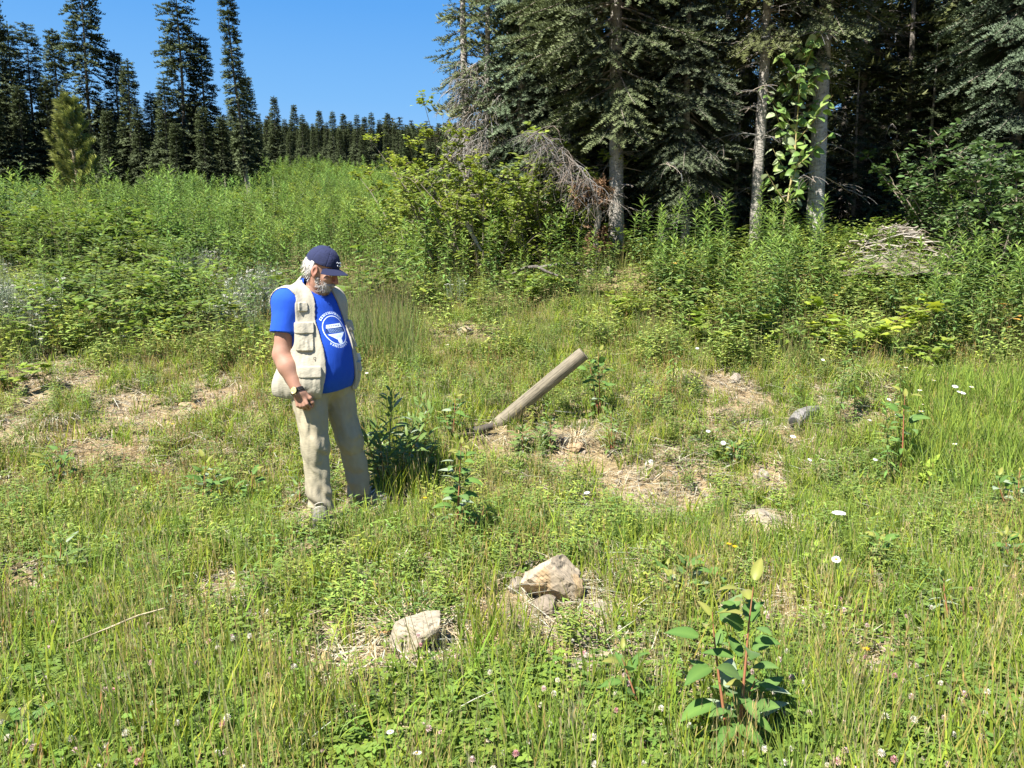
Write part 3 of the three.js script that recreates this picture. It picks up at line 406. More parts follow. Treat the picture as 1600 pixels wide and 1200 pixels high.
function bush(seed, { R = .8, h = 1.9, n = 2600, leaf = .068, wid = .052, tone = GREEN.alder, dark = [.13, .18, .025], stems = 9, mat = 0, spread = .5, fold = .15 } = {}) {
  const r = rng(seed), b = new GB(), s = new GB(), tips = [];
  for (let c = 0; c < stems; c++) {
    const az = c / stems * 6.28 + r(), L = h * (.65 + .45 * r()), d = V(Math.cos(az) * spread * r(), 1, Math.sin(az) * spread * r()).normalize(), q = V(Math.cos(az) * .12, -.06, Math.sin(az) * .12), pts = [];
    for (let k = 0; k <= 6; k++) { pts.push(q.clone()); d.x += (r() - .5) * .2 + Math.cos(az) * .06; d.z += (r() - .5) * .2 + Math.sin(az) * .06; d.normalize(); q.addScaledVector(d, L / 6); }
    s.tube(pts, pts.map((_, k) => mix(.016, .003, k / 6)), 5, [.17, .14, .11], { cap: false });
    for (let k = 1; k <= 6; k++) for (let j = 0; j < 4; j++) { const a = r() * 6.3, l = (.18 + .3 * r()) * R * (1.25 - k / 8), e = pts[k].clone().add(V(Math.cos(a) * l, l * (.3 + .6 * r()), Math.sin(a) * l)); s.tube([pts[k], pts[k].clone().lerp(e, .5).add(V(0, .02, 0)), e], [.005, .003, .0015], 3, [.18, .15, .1], { cap: false }); tips.push([pts[k], e]); }
  }
  for (let k = 0; k < n; k++) { const [p, e] = tips[Math.floor(r() * tips.length)], t = .2 + .95 * r(), a = r() * 6.3, q = p.clone().lerp(e, t); q.x += (r() - .5) * .07; q.y += (r() - .5) * .07; q.z += (r() - .5) * .07; b.leaf(q, V(Math.cos(a), (r() - .35) * .9, Math.sin(a)), V((r() - .5) * 1.2, 1, (r() - .5) * 1.2 + .2), leaf * (.6 + .7 * r()), wid * (.6 + .7 * r()), .5 * r(), jit(mixC(dark, tone, Math.pow(r(), .7)), r, .18), { seg: 2, prof: PROF.ovate, fold }); }
  return { stem: s.build(), foliage: b.build() };
}
function plantOf(kit, name, label, category, group, mat = M.leaf) {
  const t = thing(name, label, category, group); if (kit.stem) part(t, 'stem', kit.stem, M.twig); part(t, 'foliage', kit.foliage, mat, 'stuff'); if (kit.flowers) part(t, 'flowers', kit.flowers, M.petal, 'stuff'); return t;
}
function stand(t, p, turn, s = 1, sink = .02) { t.position.set(p.x, p.y - sink, p.z); t.rotation.y = turn; t.scale.setScalar(s); return t; }
// puts out copies of several kits; the first use of a kit is the thing itself
function sower(kits, name, category, mat) { const first = kits.map(() => null); return (k, p, turn, s, label, group) => { let t; if (!first[k]) t = first[k] = plantOf(kits[k], name, label, category, group, mat); else { t = copyOf(first[k], label, group); if (!group) delete t.userData.group; } return stand(t, p, turn, s); }; }

const fireKits = [fireweed(301), fireweed(302, { h: 1.2, n: 62 }), fireweed(303, { h: .95, n: 46 }), fireweed(304, { h: 1.15, n: 58, tone: [.062, .128, .036] }), fireweed(305, { h: 1.0, n: 50, tone: [.09, .165, .04] })];
const brambleKits = [bramble(311), bramble(312, { tone: [.19, .26, .035], leaf: .07, n: 130 }), bramble(313, { R: .45, h: .55, leaf: .05, n: 150, tone: [.14, .22, .04] }), bramble(314, { odd: .12, tone: [.2, .24, .04] }), bramble(316, { tone: [.27, .345, .035], dark: [.15, .23, .03], leaf: .105, lobes: 5, n: 75, h: .6, R: .6 }), bramble(315, { tone: [.34, .40, .03], dark: [.2, .28, .03], leaf: .085, lobes: 5, n: 130, h: .7 })];
const everKits = [everlasting(321), everlasting(322, .45)];
const bushKits = [bush(331), bush(332, { h: 2.3, R: .9, n: 3000 }), bush(333, { h: 1.5, R: .7, n: 2000, tone: [.19, .25, .035] })];
const darkBushKits = [bush(341, { h: 1.7, R: .75, n: 1700, leaf: .075, wid: .06, tone: GREEN.glossy, dark: [.04, .085, .025] }), bush(342, { h: 1.3, R: .7, n: 1400, leaf: .075, wid: .06, tone: [.11, .18, .05], dark: [.05, .1, .03] })];

const sowFire = sower(fireKits, 'fireweed', 'wildflower', M.leaf), sowBramble = sower(brambleKits, 'bramble_bush', 'shrub', M.leaf), sowEver = sower(everKits, 'everlasting_plant', 'wildflower', M.leaf), sowBush = sower(bushKits, 'alder_bush', 'shrub', M.leaf), sowDark = sower(darkBushKits, 'leafy_bush', 'shrub', M.glossy);
const clear = [[505, 805], [570, 785]].map(([x, y]) => hit(x, y));
const keep = [[505, 806, .2, .42], [572, 788, .22, .42], [775, 672, .3, .6], [866, 940, .26, .3], [655, 1020, .2, .22], [1245, 670, .22, .5], [900, 700, .25, .4], [1195, 818, .22, .3], [508, 1062, .1, .2]].map(([x, y, w, f]) => [hit(x, y), w, f]);
const blocks = (p) => keep.some(([c, w, f]) => Math.abs(p.x - c.x) < w && p.z > c.z - .12 && p.z < c.z + f);
const free = (p, d) => clear.every((c) => Math.hypot(c.x - p.x, c.z - p.z) > d);

// the green stand under the edge of the wood, right
{
  const r = rng(401), zoneOf = (px) => px < 1120 ? 'before the mottled fir' : px < 1230 ? 'before the lichen covered spruce' : px < 1330 ? 'before the thick pale fir' : px < 1460 ? 'below the stick pile' : 'below the glossy bushes'; let n = 0;
  for (let i = 0; i < 1400 && n < 215; i++) {
    const px = mix(985, 1680, r()), D = mix(8.15, 11.9, Math.pow(r(), 1.05)), p = onGround(px, D); if (noise2(p.x * 1.1, p.z * 1.1) < -.5 || (px < 1120 && D < mix(10.2, 8.8, sstep(985, 1120, px))) || (px > 1262 && px < 1410 && D < 9.1)) continue;
    sowFire(Math.floor(r() * 5), p, r() * 6.3, (.7 + r() * .42) * (D < 9.3 ? 1.08 : 1) * (px > 1285 && px < 1465 && D > 9.3 ? .58 : 1), `leafy green stalk in the ${D < 9.6 ? 'front' : 'rear'} of the stand ${zoneOf(px)}`, `leafy stalks in the ${D < 9.6 ? 'front' : 'rear'} of the stand ${zoneOf(px)}`); n++;
  }
  for (const [px, py, s, l] of [[1312, 668, .5, 'lone leafy stalk standing in short grass right of the charred log end'], [1335, 660, .58, 'taller of the two leafy stalks right of the charred log end'], [1406, 640, .5, 'narrow leafy stalk in yellow grass left of the white daisies'], [1385, 770, .52, 'bushy green stalk in the open grass below the daisies'], [1005, 660, .42, 'small leafy stalk in the grass right of the post tip'], [1050, 620, .5, 'small leafy stalk behind the sapling at the post tip'], [655, 650, .34, 'small leafy stalk in the grass between man and post'], [1240, 640, .36, 'small leafy stalk just behind the charred log end'], [850, 700, .32, 'small dark leafy stalk in the shade under the post']]) sowFire(Math.floor(r() * 5), hit(px, py), r() * 6.3, s * 1.45, l);
  for (const [px, D, k, s, l] of [[1340, 8.45, 5, 1.1, 'bright yellow green lobed bush at the front of the leafy stand'], [1268, 8.5, 2, .9, 'low yellow green bush left of the bright lobed one'], [1105, 9.4, 1, .9, 'yellow green bush in front of the slim lichen covered spruce'], [1395, 8.5, 2, .8, 'low lobed bush right of the bright yellow green one'], [1515, 8.8, 3, 1.0, 'yellowing bush with orange leaves near the right edge'], [1570, 8.6, 3, .8, 'yellowing bush with orange leaves cut by the right edge'], [1040, 10, 2, .8, 'low yellow green bush right of the post tip'], [820, 11, 1, .85, 'yellow green bush between post and curved dead branch'], [905, 10.8, 2, .8, 'low yellow green bush above the post tip']]) sowBramble(k, onGround(px, D), r() * 6.3, s, l);
  for (const [px, py, sc, l] of [[330, 520, .8, 'large leafed yellow green clump left of the sleeve'], [262, 500, .9, 'large leafed yellow green clump at the front of the left meadow'], [215, 545, .7, 'low large leafed clump above the left dry patch'], [150, 500, .8, 'large leafed clump amid the left meadow front'], [60, 545, .7, 'large leafed clump at the left edge of the meadow front'], [400, 540, .6, 'large leafed clump just left of the sleeve hem'], [600, 492, .7, 'large leafed yellow green clump right of the man'], [655, 482, .8, 'large leafed clump between man and post tip'], [700, 490, .6, 'low large leafed clump above the pale bare patch'], [830, 476, .8, 'large leafed clump under the curved dead branch'], [985, 500, .7, 'large leafed clump above the post tip'], [1120, 545, .9, 'large leafed yellow green clump at the left front of the leafy stand'], [1215, 552, .6, 'low large leafed clump before the leafy stand'], [1440, 575, .7, 'low large leafed clump left of the big daisies'], [20, 610, .6, 'low large leafed clump by the far left dry patch']]) sowBramble(4, hit(px, py), r() * 6.3, sc, l);
  for (let i = 0; i < 16; i++) sowBramble(i % 4, onGround(mix(1000, 1650, r()), mix(8.6, 11, r())), r() * 6.3, .6 + .4 * r(), 'yellow green lobed bush half hidden in the tall leafy stand', 'lobed bushes in the leafy stand');
  for (const [px, D, k, s, l] of [[1478, 11.6, 0, .95, 'glossy dark bush right of the pile of dead sticks'], [1545, 11.0, 0, 1.1, 'tall glossy bush below the layered blue green fir'], [1600, 10.6, 1, 1.2, 'glossy bush cut by the right edge of the picture'], [1520, 10.6, 1, .9, 'low glossy bush at the front of the right thicket'], [1640, 11.2, 0, 1.25, 'tall glossy bush outside the right edge thicket'], [1440, 12.4, 1, .7, 'small glossy bush in the shade behind the stick pile']]) sowDark(k, onGround(px, D), r() * 6.3, s * 1.25, l);
}
// the yellow green bushes left of the wood
{
  const r = rng(402);
  for (const [px, D, k, s, l] of [[655, 16.5, 0, .95, 'yellow green bush at the left end of the bush row'], [690, 15.2, 1, .95, 'tall yellow green bush with its top against the far ridge'], [735, 14.4, 1, .92, 'broad yellow green bush below the weathered grey spruces'], [780, 13.6, 0, .95, 'yellow green bush before the blue green corner fir'], [825, 13.2, 2, 1.15, 'yellow green bush left of the tangle of dead grey branches'], [865, 12.8, 2, .95, 'low yellow green bush at the right end of the bush row'], [705, 13.2, 2, .95, 'lower yellow green bush at the front of the row'], [760, 12.6, 2, .95, 'lowest yellow green bush behind the grey snag'], [650, 14.6, 2, .9, 'small yellow green bush left of the front ones'], [620, 19, 0, .7, 'small yellow green bush farthest up the slope'], [835, 12.3, 2, .7, 'small yellow green bush above the curved dead branch']]) sowBush(k, onGround(px, D), r() * 6.3, s * 1.42, l);
  for (const [px, D, k, s, l] of [[880, 13.4, 0, .85, 'dark bush under the tangle of dead grey branches'], [840, 14.2, 0, 1.2, 'dark bush in shade behind the yellow green row'], [12, 20, 0, 1.25, 'tall willow bush at the left edge of the picture'], [-25, 17.5, 0, 1.1, 'willow bush cut by the left edge of the picture']]) sowDark(k, onGround(px, D), r() * 6.3, s, l);
}
// the meadow rising on the left
{
  const r = rng(403), zone3 = (a, b, px) => { const w = px < 130 ? 'at the left end of the meadow' : px < 330 ? 'in the meadow left of the man' : px < 560 ? 'in the meadow straight behind the man' : 'in the meadow between man and bush row'; return [`${a} ${w}`, `${b} ${w}`]; }; let nf = 0, nb = 0, ne = 0; const zone = (cx, cy, w, h, x, y) => Math.max(0, 1 - ((x - cx) / w) ** 2 - ((y - cy) / h) ** 2);
  const far = { fire: [], bramble: [], ever: [] }, shade = (p) => { const k = .86 + .5 * noise2(p.x * .35, p.z * .35) + .4 * (r() - .5), h = .14 * noise2(p.x * .3 + 50, p.z * .3) + .1 * (r() - .5); return new THREE.Color(k * (1 + h), k, k * (1 - h)); }, M4 = (p, s) => new THREE.Matrix4().compose(p.clone().setY(p.y - .03), new THREE.Quaternion().setFromAxisAngle(Y, r() * 6.3), V(s, s * (.85 + .3 * r()), s));
  for (let i = 0; i < 6400; i++) {
    const D = Math.sqrt(mix(8.3 ** 2, 46 ** 2, Math.pow(r(), 1.35))), px = mix(-140, D > 13 ? 720 : 960, r()), p = onGround(px, D), [x, y] = pixel(p.clone().setY(p.y + .45)); if (D < 9.2 && r() < .6) continue; if (px > 400 && D < mix(9.6, 10.7, sstep(400, 620, px))) continue; if (px > 600 && D > 30) { if (r() < .5) continue; }
    const e = Math.max(zone(40, 450, 75, 60, x, y), zone(300, 408, 55, 28, x, y), zone(395, 465, 75, 45, x, y), zone(700, 465, 80, 35, x, y), zone(235, 392, 50, 20, x, y)), b = Math.max(zone(200, 420, 150, 85, x, y) * 1.2, zone(620, 470, 80, 50, x, y), zone(390, 345, 60, 40, x, y), zone(520, 470, 60, 50, x, y) * .4, zone(110, 380, 110, 50, x, y)), f = Math.max(.35 + .3 * noise2(p.x * .5, p.z * .5), zone(330, 340, 330, 75, x, y) * 1.1, zone(560, 370, 130, 60, x, y)), w = [f * .8, b, e * 1.6], k = r() * (w[0] + w[1] + w[2] + .12), s = (.55 + .6 * r()) * (1 + .45 * noise2(p.x * .55 + 9, p.z * .55));
    if (k < w[0]) { if (D < 15 && nf < 80) { sowFire(Math.floor(r() * 5), p, r() * 6.3, s, ...zone3('leafy green stalk', 'leafy green stalks', px)); nf++; } else if (D >= 15 || r() < .5) far.fire.push({ m: M4(p, s * 1.25), c: shade(p) }); }
    else if (k < w[0] + w[1]) { if (D < 14 && nb < 90) { sowBramble(Math.floor(r() * 3), p, r() * 6.3, s, ...zone3('yellow green bramble', 'yellow green brambles', px)); nb++; } else far.bramble.push({ m: M4(p, s * 1.25), c: shade(p) }); }
    else if (k < w[0] + w[1] + w[2]) { if (D < 16 && ne < 75) { sowEver(Math.floor(r() * 2), p, r() * 6.3, s * 1.1, ...zone3('grey green plant with white flower heads', 'white flowered grey plants', px)); ne++; } else far.ever.push({ m: M4(p, s * 1.1) }); }
  }
  for (let i = 0; i < 1100; i++) { const D = mix(46, 108, r()), px = mix(390, 700, r()), p = onGround(px, D), q = noise2(p.x * .15, p.z * .15); far.bramble.push({ m: M4(p, 1.2 + 1.3 * Math.max(0, q + .3 * r())), c: shade(p) }); if (i % 3 === 0) far.fire.push({ m: M4(p.clone().add(V(r() * 2, 0, r() * 2)).setY(p.y), 1.2 + r() * .8), c: shade(p) }); }
  for (let i = 0; i < 420; i++) { const D = mix(11.6, 17, r()), px = mix(900, 1700, r()), p = onGround(px, D); far.bramble.push({ m: M4(p, .4 + .4 * r()) }); }
  const whole = (k) => mergeGeometries([k.stem, k.foliage, ...(k.flowers ? [k.flowers] : [])]);
  stuff('meadow_plants', 'leafy green stalks covering the far meadow slope', 'meadow plants', whole(fireKits[1]), M.leaf, far.fire);
  stuff('meadow_brambles', 'yellow green brambles covering the far meadow slope', 'brambles', whole(brambleKits[0]), M.leaf, far.bramble);
  stuff('meadow_flowers', 'grey green white flowered growth of the far meadow', 'meadow flowers', whole(everKits[0]), M.leaf, far.ever);
  for (const [px, D, k, s, l] of [[60, 15, 2, .62, 'low bush at the left among grey green plants'], [180, 18, 0, .6, 'round bush in the middle of the left meadow'], [255, 24, 1, .6, 'bush on the meadow below the second group of spires'], [330, 20, 2, .75, 'bush on the meadow above the man, left one'], [440, 17, 0, .55, 'bush on the meadow straight above the cap'], [520, 22, 1, .7, 'bush on the meadow skyline right of the cap'], [575, 17, 2, .7, 'low bush between the cap and the bush row'], [590, 27, 0, .9, 'bush on the skyline left of the bush row'], [120, 26, 1, .7, 'bush on the meadow under the young pine'], [30, 27, 0, .9, 'bush on the meadow at the left edge'], [410, 29, 2, 1.0, 'bush on the skyline below the thin leaning spire'], [300, 31, 0, .8, 'bush on the skyline below the second group of spires'], [480, 32, 1, .8, 'bush on the skyline left of the green rise'], [205, 13, 2, .5, 'low bush in the brambles left of the man'], [640, 24, 1, .8, 'bush behind the left end of the bush row']]) sowBush(k, onGround(px, D), r() * 6.3, s, l);
  // pale plumes standing above the meadow, and a broad leaved lily
  const plume = plantOf(fireweed(351, { h: 1.3, n: 40, tone: [.2, .24, .13], top: [.4, .42, .27], plume: [.62, .62, .44] }), 'plume_flower', 'pale cream plume standing right of the thin leaning spire', 'wildflower');
  [[436, 26, 'pale cream plume standing highest on the meadow skyline'], [400, 27, 'pale cream plume below the thin leaning spire'], [363, 27, 'pale cream plume left of the thin leaning spire'], [168, 28, 'pale cream plume right of the young pine'], [480, 25, 'pale cream plume before the even row of spruces']].forEach(([px, D, l], i) => { const t = i ? copyOf(plume, l) : plume; plume.userData.label = 'pale cream plume standing highest on the meadow skyline'; stand(t, onGround(px, D), i, 1.15); });
  const lb = new GB(), ls = new GB(), lr = rng(9); for (let s = 0; s < 5; s++) { const o = V(lr() * .5 - .25, 0, lr() * .4 - .2); ls.tube([o, o.clone().add(V(0, .7, 0))], [.012, .006], 5, [.16, .24, .08]); for (let k = 0; k < 9; k++) lb.leaf(o.clone().add(V(0, .1 + k * .07, 0)), V(Math.cos(k * 2.3), .6 + k * .06, Math.sin(k * 2.3)), Y, .3, .11, 1.0, jit([.12, .22, .05], lr, .2), { seg: 5, fold: .3 }); }
  stand(plantOf({ stem: ls.build(), foliage: lb.build() }, 'lily_plant', 'broad leaved green plant amid the brambles up the left slope', 'plant'), onGround(122, 19), .5, 1.1);
}
// saplings whose leaves are big enough to see one by one
const leafGeo = (seed, tone, tip, o) => { const b = new GB(), r = rng(seed); b.leaf(V(0, 0, 0), V(0, 0, 1), Y, 1, o.w, o.bend, tone, { seg: 5, prof: PROF.ovate, fold: o.fold, tip }); return b.build(); };
const leafKits = {
  poplar: [leafGeo(1, GREEN.poplar, [.07, .15, .03], { w: .46, bend: .6, fold: .26 }), leafGeo(2, [.08, .165, .03], [.10, .19, .035], { w: .5, bend: 1.0, fold: .34 }), leafGeo(3, [.075, .155, .035], [.1, .18, .04], { w: .5, bend: .3, fold: .18 }), leafGeo(4, GREEN.poplarNew, [.2, .2, .05], { w: .42, bend: .6, fold: .4 }), leafGeo(5, [.2, .26, .17], [.24, .3, .2], { w: .5, bend: .4, fold: .2 })],
  willow: [leafGeo(6, [.125, .195, .045], [.1, .16, .04], { w: .26, bend: .6, fold: .25 }), leafGeo(7, [.10, .17, .04], [.12, .19, .045], { w: .3, bend: .4, fold: .2 }), leafGeo(8, [.19, .24, .16], [.22, .27, .18], { w: .25, bend: .5, fold: .2 })],
  lime: [leafGeo(9, [.2, .3, .035], [.23, .33, .04], { w: .7, bend: .4, fold: .15 })],
};
function sapling(seed, label, p, { h = .5, stems = 2, spread = .35, n = 26, leaf = .08, kind = 'poplar', name = 'poplar_sapling', reds = .8, lean = [0, 0], from = .15, up = .25, category = 'sapling', newTop = true } = {}) {
  n = Math.round(n * (kind === 'willow' ? 2.3 : 1.75)); leaf *= kind === 'willow' ? 1.15 : 1.18; const r = rng(seed), t = thing(name, label, category), lk = leafKits[kind]; t.position.set(p.x, p.y - .01, p.z);
  for (let s = 0; s < stems; s++) {
    const az = r() * 6.3, hh = h * (s ? .5 + .45 * r() : 1), sp = s ? spread : .06, pts = []; for (let k = 0; k <= 5; k++) { const u = k / 5; pts.push(V(lean[0] * u * hh + Math.cos(az) * sp * hh * u, -.03 + hh * u + (k ? 0 : -.02), lean[1] * u * hh + Math.sin(az) * sp * hh * u + .02 * Math.sin(u * 5 + s))); }
    const g = new GB(); g.tube(pts, pts.map((_, k) => mix(.004 + h * .006, .0018, k / 5)), 6, mixC([.14, .12, .05], [.26, .06, .035], reds), { col2: mixC([.2, .2, .06], [.28, .11, .05], reds) }); part(t, 'stem', g.build(), M.twig);
    const m = Math.max(5, Math.round(n * (s ? .6 : 1) / (1 + (stems - 1) * .6)));
    for (let k = 0; k < m; k++) {
      const u = from + (1 - from) * Math.pow((k + .5) / m, .9), i = Math.min(4, Math.floor(u * 5)), o = pts[i].clone().lerp(pts[i + 1], u * 5 - i), a = k * 2.4 + s + r() * .5, el = mix(up - .55, up + .45, u) + (r() - .5) * .9, d = V(Math.cos(a) * Math.cos(el), Math.sin(el), Math.sin(a) * Math.cos(el)), nn = V((r() - .5) * .8, 1, (r() - .5) * .8 + .25).addScaledVector(d, 0), L = leaf * (.5 + .75 * r()) * (u > .85 ? .75 : 1);
      o.addScaledVector(d, .34 * leaf * (.5 + r())); nn.addScaledVector(d, -nn.dot(d)).normalize(); const bx = nn.clone().cross(d).normalize(), young = newTop && u > .88 && lk.length > 3, gi = young ? 3 : kind === 'lime' ? 0 : r() < .1 ? lk.length - 1 : Math.floor(r() * Math.min(3, lk.length - (kind === 'willow' ? 1 : 0)));
      const mesh = part(t, 'leaf', lk[gi], M.glossy); mesh.quaternion.setFromRotationMatrix(new THREE.Matrix4().makeBasis(bx, nn, d)); mesh.position.copy(o); mesh.scale.set(L, L, L);
    }
  }
  return t;
}
{
  const S = (seed, px, py, top, o, label) => { const p = hit(px, py), f = pixel(p)[2]; return sapling(seed, label, p, { h: (py - top) / FOCAL * f * 1.04, ...o }); };
  S(501, 1142, 1192, 905, { stems: 3, n: 40, leaf: .092, spread: .22, lean: [.06, 0], from: .08 }, 'glossy red stemmed poplar sapling, tallest plant of the lower right foreground');
  S(502, 1075, 945, 858, { stems: 5, n: 44, leaf: .075, spread: .7, reds: .3 }, 'compact clump of bright glossy leaves right of the big pale rock');
  S(503, 1010, 1120, 1010, { stems: 1, n: 9, leaf: .07, lean: [-.35, 0] }, 'leaning thin sapling left of the tall foreground poplar');
  S(504, 712, 850, 688, { stems: 2, n: 36, leaf: .088, spread: .15 }, 'upright dark poplar sapling in the grass right of the boots');
  S(505, 606, 765, 612, { stems: 10, n: 190, leaf: .09, spread: .75, kind: 'willow', name: 'willow_shrub', category: 'shrub', up: .35, reds: .3 }, 'leafy willow shrub in shade just right of the man');
  S(506, 645, 745, 650, { stems: 6, n: 80, leaf: .085, spread: .8, kind: 'willow', name: 'willow_shrub', category: 'shrub', reds: .3 }, 'smaller willow shrub right of the one beside the man');
  S(507, 708, 692, 612, { stems: 2, n: 26, leaf: .08, spread: .3 }, 'small poplar sapling left of the foot of the post');
  S(508, 938, 655, 548, { stems: 2, n: 30, leaf: .09, spread: .2, reds: 1 }, 'poplar sapling with red stem standing at the tip of the post');
  S(509, 815, 708, 664, { stems: 4, n: 40, leaf: .075, spread: .5, kind: 'willow', name: 'willow_shrub', category: 'shrub' }, 'dark leafy shrub under the lower half of the post');
  S(510, 858, 702, 650, { stems: 4, n: 40, leaf: .075, spread: .5, kind: 'willow', name: 'willow_shrub', category: 'shrub' }, 'dark leafy shrub under the middle of the post');
  S(511, 1148, 730, 686, { stems: 3, n: 26, leaf: .07, spread: .6 }, 'small dark clump of leaves left below the charred log end');
  S(512, 1404, 742, 612, { stems: 1, n: 15, leaf: .1, reds: 1 }, 'thin red stemmed sapling in the bright grass under the daisies');
  S(513, 1376, 892, 832, { stems: 3, n: 26, leaf: .075, spread: .6 }, 'low glossy clump of leaves in the right foreground grass');
  S(514, 1478, 985, 895, { stems: 2, n: 20, leaf: .06, spread: .4, kind: 'willow', name: 'willow_shrub', category: 'shrub' }, 'slender leafed shoot below the glossy clump on the right');
  S(515, 1583, 815, 725, { stems: 3, n: 34, leaf: .07, spread: .4, reds: .9 }, 'reddish leafed sapling at the right edge, upper one');
  S(516, 1575, 900, 830, { stems: 3, n: 30, leaf: .065, spread: .5 }, 'dark leafed sapling at the right edge, lower one');
  S(517, 95, 765, 690, { stems: 2, n: 20, leaf: .085, spread: .3 }, 'small poplar sapling in the dry grass at far left');
  S(518, 318, 800, 715, { stems: 2, n: 24, leaf: .085, spread: .3 }, 'small poplar sapling in the grass left of the man');
  S(519, 398, 790, 730, { stems: 2, n: 18, leaf: .075, spread: .4 }, 'pale leafed shoot close left of the boots');
  S(520, 92, 925, 840, { stems: 3, n: 26, leaf: .08, spread: .4, kind: 'willow', name: 'willow_shrub', category: 'shrub' }, 'silvery willow shoot beside the bare patch at lower left');
  S(521, 262, 975, 925, { stems: 1, n: 7, leaf: .06 }, 'three leafed shoot amid the tall grass at lower left');
  S(522, 35, 1195, 1115, { stems: 3, n: 20, leaf: .075, spread: .5 }, 'broad leafed clump in the lower left corner');
  S(523, 572, 905, 880, { stems: 1, n: 8, leaf: .06, kind: 'willow', name: 'willow_shrub', category: 'shrub' }, 'tiny pale shoot below the boots');
  S(524, 1275, 905, 850, { stems: 3, n: 30, leaf: .04, spread: .5, kind: 'lime', name: 'leafy_shoot', category: 'plant' }, 'lime green shoot with round leaves right of the foreground poplar top');
  S(525, 1455, 770, 715, { stems: 3, n: 28, leaf: .06, spread: .5, kind: 'lime', name: 'leafy_shoot', category: 'plant' }, 'lime green shoot right of the bushy stalk below the daisies');
  S(526, 470, 790, 745, { stems: 2, n: 12, leaf: .085, spread: .5, kind: 'willow', name: 'willow_shrub', category: 'shrub' }, 'silvery shoot touching the near boot on its left');
  S(527, 955, 705, 640, { stems: 3, n: 30, leaf: .06, spread: .5, kind: 'willow', name: 'willow_shrub', category: 'shrub' }, 'leafy willow shrub below the tip of the post');
  S(528, 1235, 1130, 1085, { stems: 2, n: 14, leaf: .06, spread: .5 }, 'small broad leafed shoot right of the tall foreground poplar');
  // the tall young poplar before the two pale trunks
  const t = thing('young_poplar', 'slim young poplar with pale round leaves between two pale trunks', 'tree'), r = rng(531), o = onGround(1216, 11.7), H = 3.35, pts = []; t.position.set(o.x, o.y - .05, o.z);
  for (let k = 0; k <= 10; k++) pts.push(V(.28 * Math.pow(k / 10, 1.4) - .03 * Math.sin(k), H * k / 10, .05 * Math.sin(k * .8)));
  const g = new GB(); g.tube(pts, pts.map((_, k) => mix(.022, .003, k / 10)), 7, [.34, .27, .15], { col2: [.3, .25, .08] }); part(t, 'trunk', g.build(), M.twig);
  const paleKit = [leafGeo(21, [.14, .235, .05], [.17, .27, .06], { w: .72, bend: .5, fold: .2 }), leafGeo(22, [.18, .27, .07], [.22, .3, .08], { w: .68, bend: .7, fold: .3 }), leafGeo(23, [.27, .335, .18], [.3, .36, .2], { w: .7, bend: .4, fold: .2 }), leafGeo(24, [.10, .19, .04], [.13, .22, .05], { w: .66, bend: .6, fold: .25 })];
  const leafM = (p, d) => { const nn = V((r() - .5) * 1.5 - .2, .55, (r() - .2) * 1.3).normalize(); d.y -= .3; d.normalize(); nn.addScaledVector(d, -nn.dot(d)).normalize(); const L = .10 + .055 * r(), m = part(t, 'leaf', paleKit[Math.floor(r() * 4)], M.glossy); m.quaternion.setFromRotationMatrix(new THREE.Matrix4().makeBasis(nn.clone().cross(d).normalize(), nn, d)); m.position.copy(p).addScaledVector(d, .02); m.scale.set(L * 1.25, L, L); };
  for (let k = 0; k < 19; k++) {
    const y = .22 + .66 * k / 17, i = Math.floor(y * 10), p = pts[i].clone().lerp(pts[i + 1], y * 10 - i), a = k * 2.4 + .6, L = (y < .4 ? .85 : 1.15) * (1.05 - y * .75) * (.7 + .5 * r()), q = p.clone(), d = V(Math.cos(a), .75 + .5 * r(), Math.sin(a) * .8).normalize(), bp = []; for (let j = 0; j <= 5; j++) { bp.push(q.clone()); d.y += .05; d.normalize(); q.addScaledVector(d, L / 5); }
    const bg = new GB(); bg.tube(bp, bp.map((_, j) => mix(.007, .002, j / 5)), 5, [.3, .24, .09], { cap: false }); part(t, 'branch', bg.build(), M.twig);
    for (let j = 0; j < 13; j++) { const u = (.15 + .85 * (j + r()) / 13) * 5, w = Math.min(4, Math.floor(u)), e = bp[w].clone().lerp(bp[Math.min(5, w + 1)], clamp(u - w, 0, 1)), b2 = r() * 6.3; leafM(e, V(Math.cos(b2), .2 * (r() - .5), Math.sin(b2))); }
  }
  for (let j = 0; j < 14; j++) { const u = 5 + 5 * r(), w = Math.min(9, Math.floor(u)), b2 = r() * 6.3; leafM(pts[w].clone().lerp(pts[w + 1], u - w), V(Math.cos(b2), .3, Math.sin(b2))); }
  // the young pine before the left spires
  const pr = rng(541), pine = thing('young_pine', 'young yellow green pine standing before the left row of dark spires', 'tree'), po = onGround(140, 30), pb = new GB(), pl = new GB(), ph = 4.1, tk = new GB(); pine.position.set(po.x, po.y - .1, po.z); pine.scale.set(1.35, 1.22, 1.35);
  tk.tube([V(0, 0, 0), V(-.05, ph * .5, 0), V(-.3, ph * .93, 0)], [.06, .045, .012], 7, [.42, .35, .25]); part(pine, 'trunk', tk.build(), M.bark);
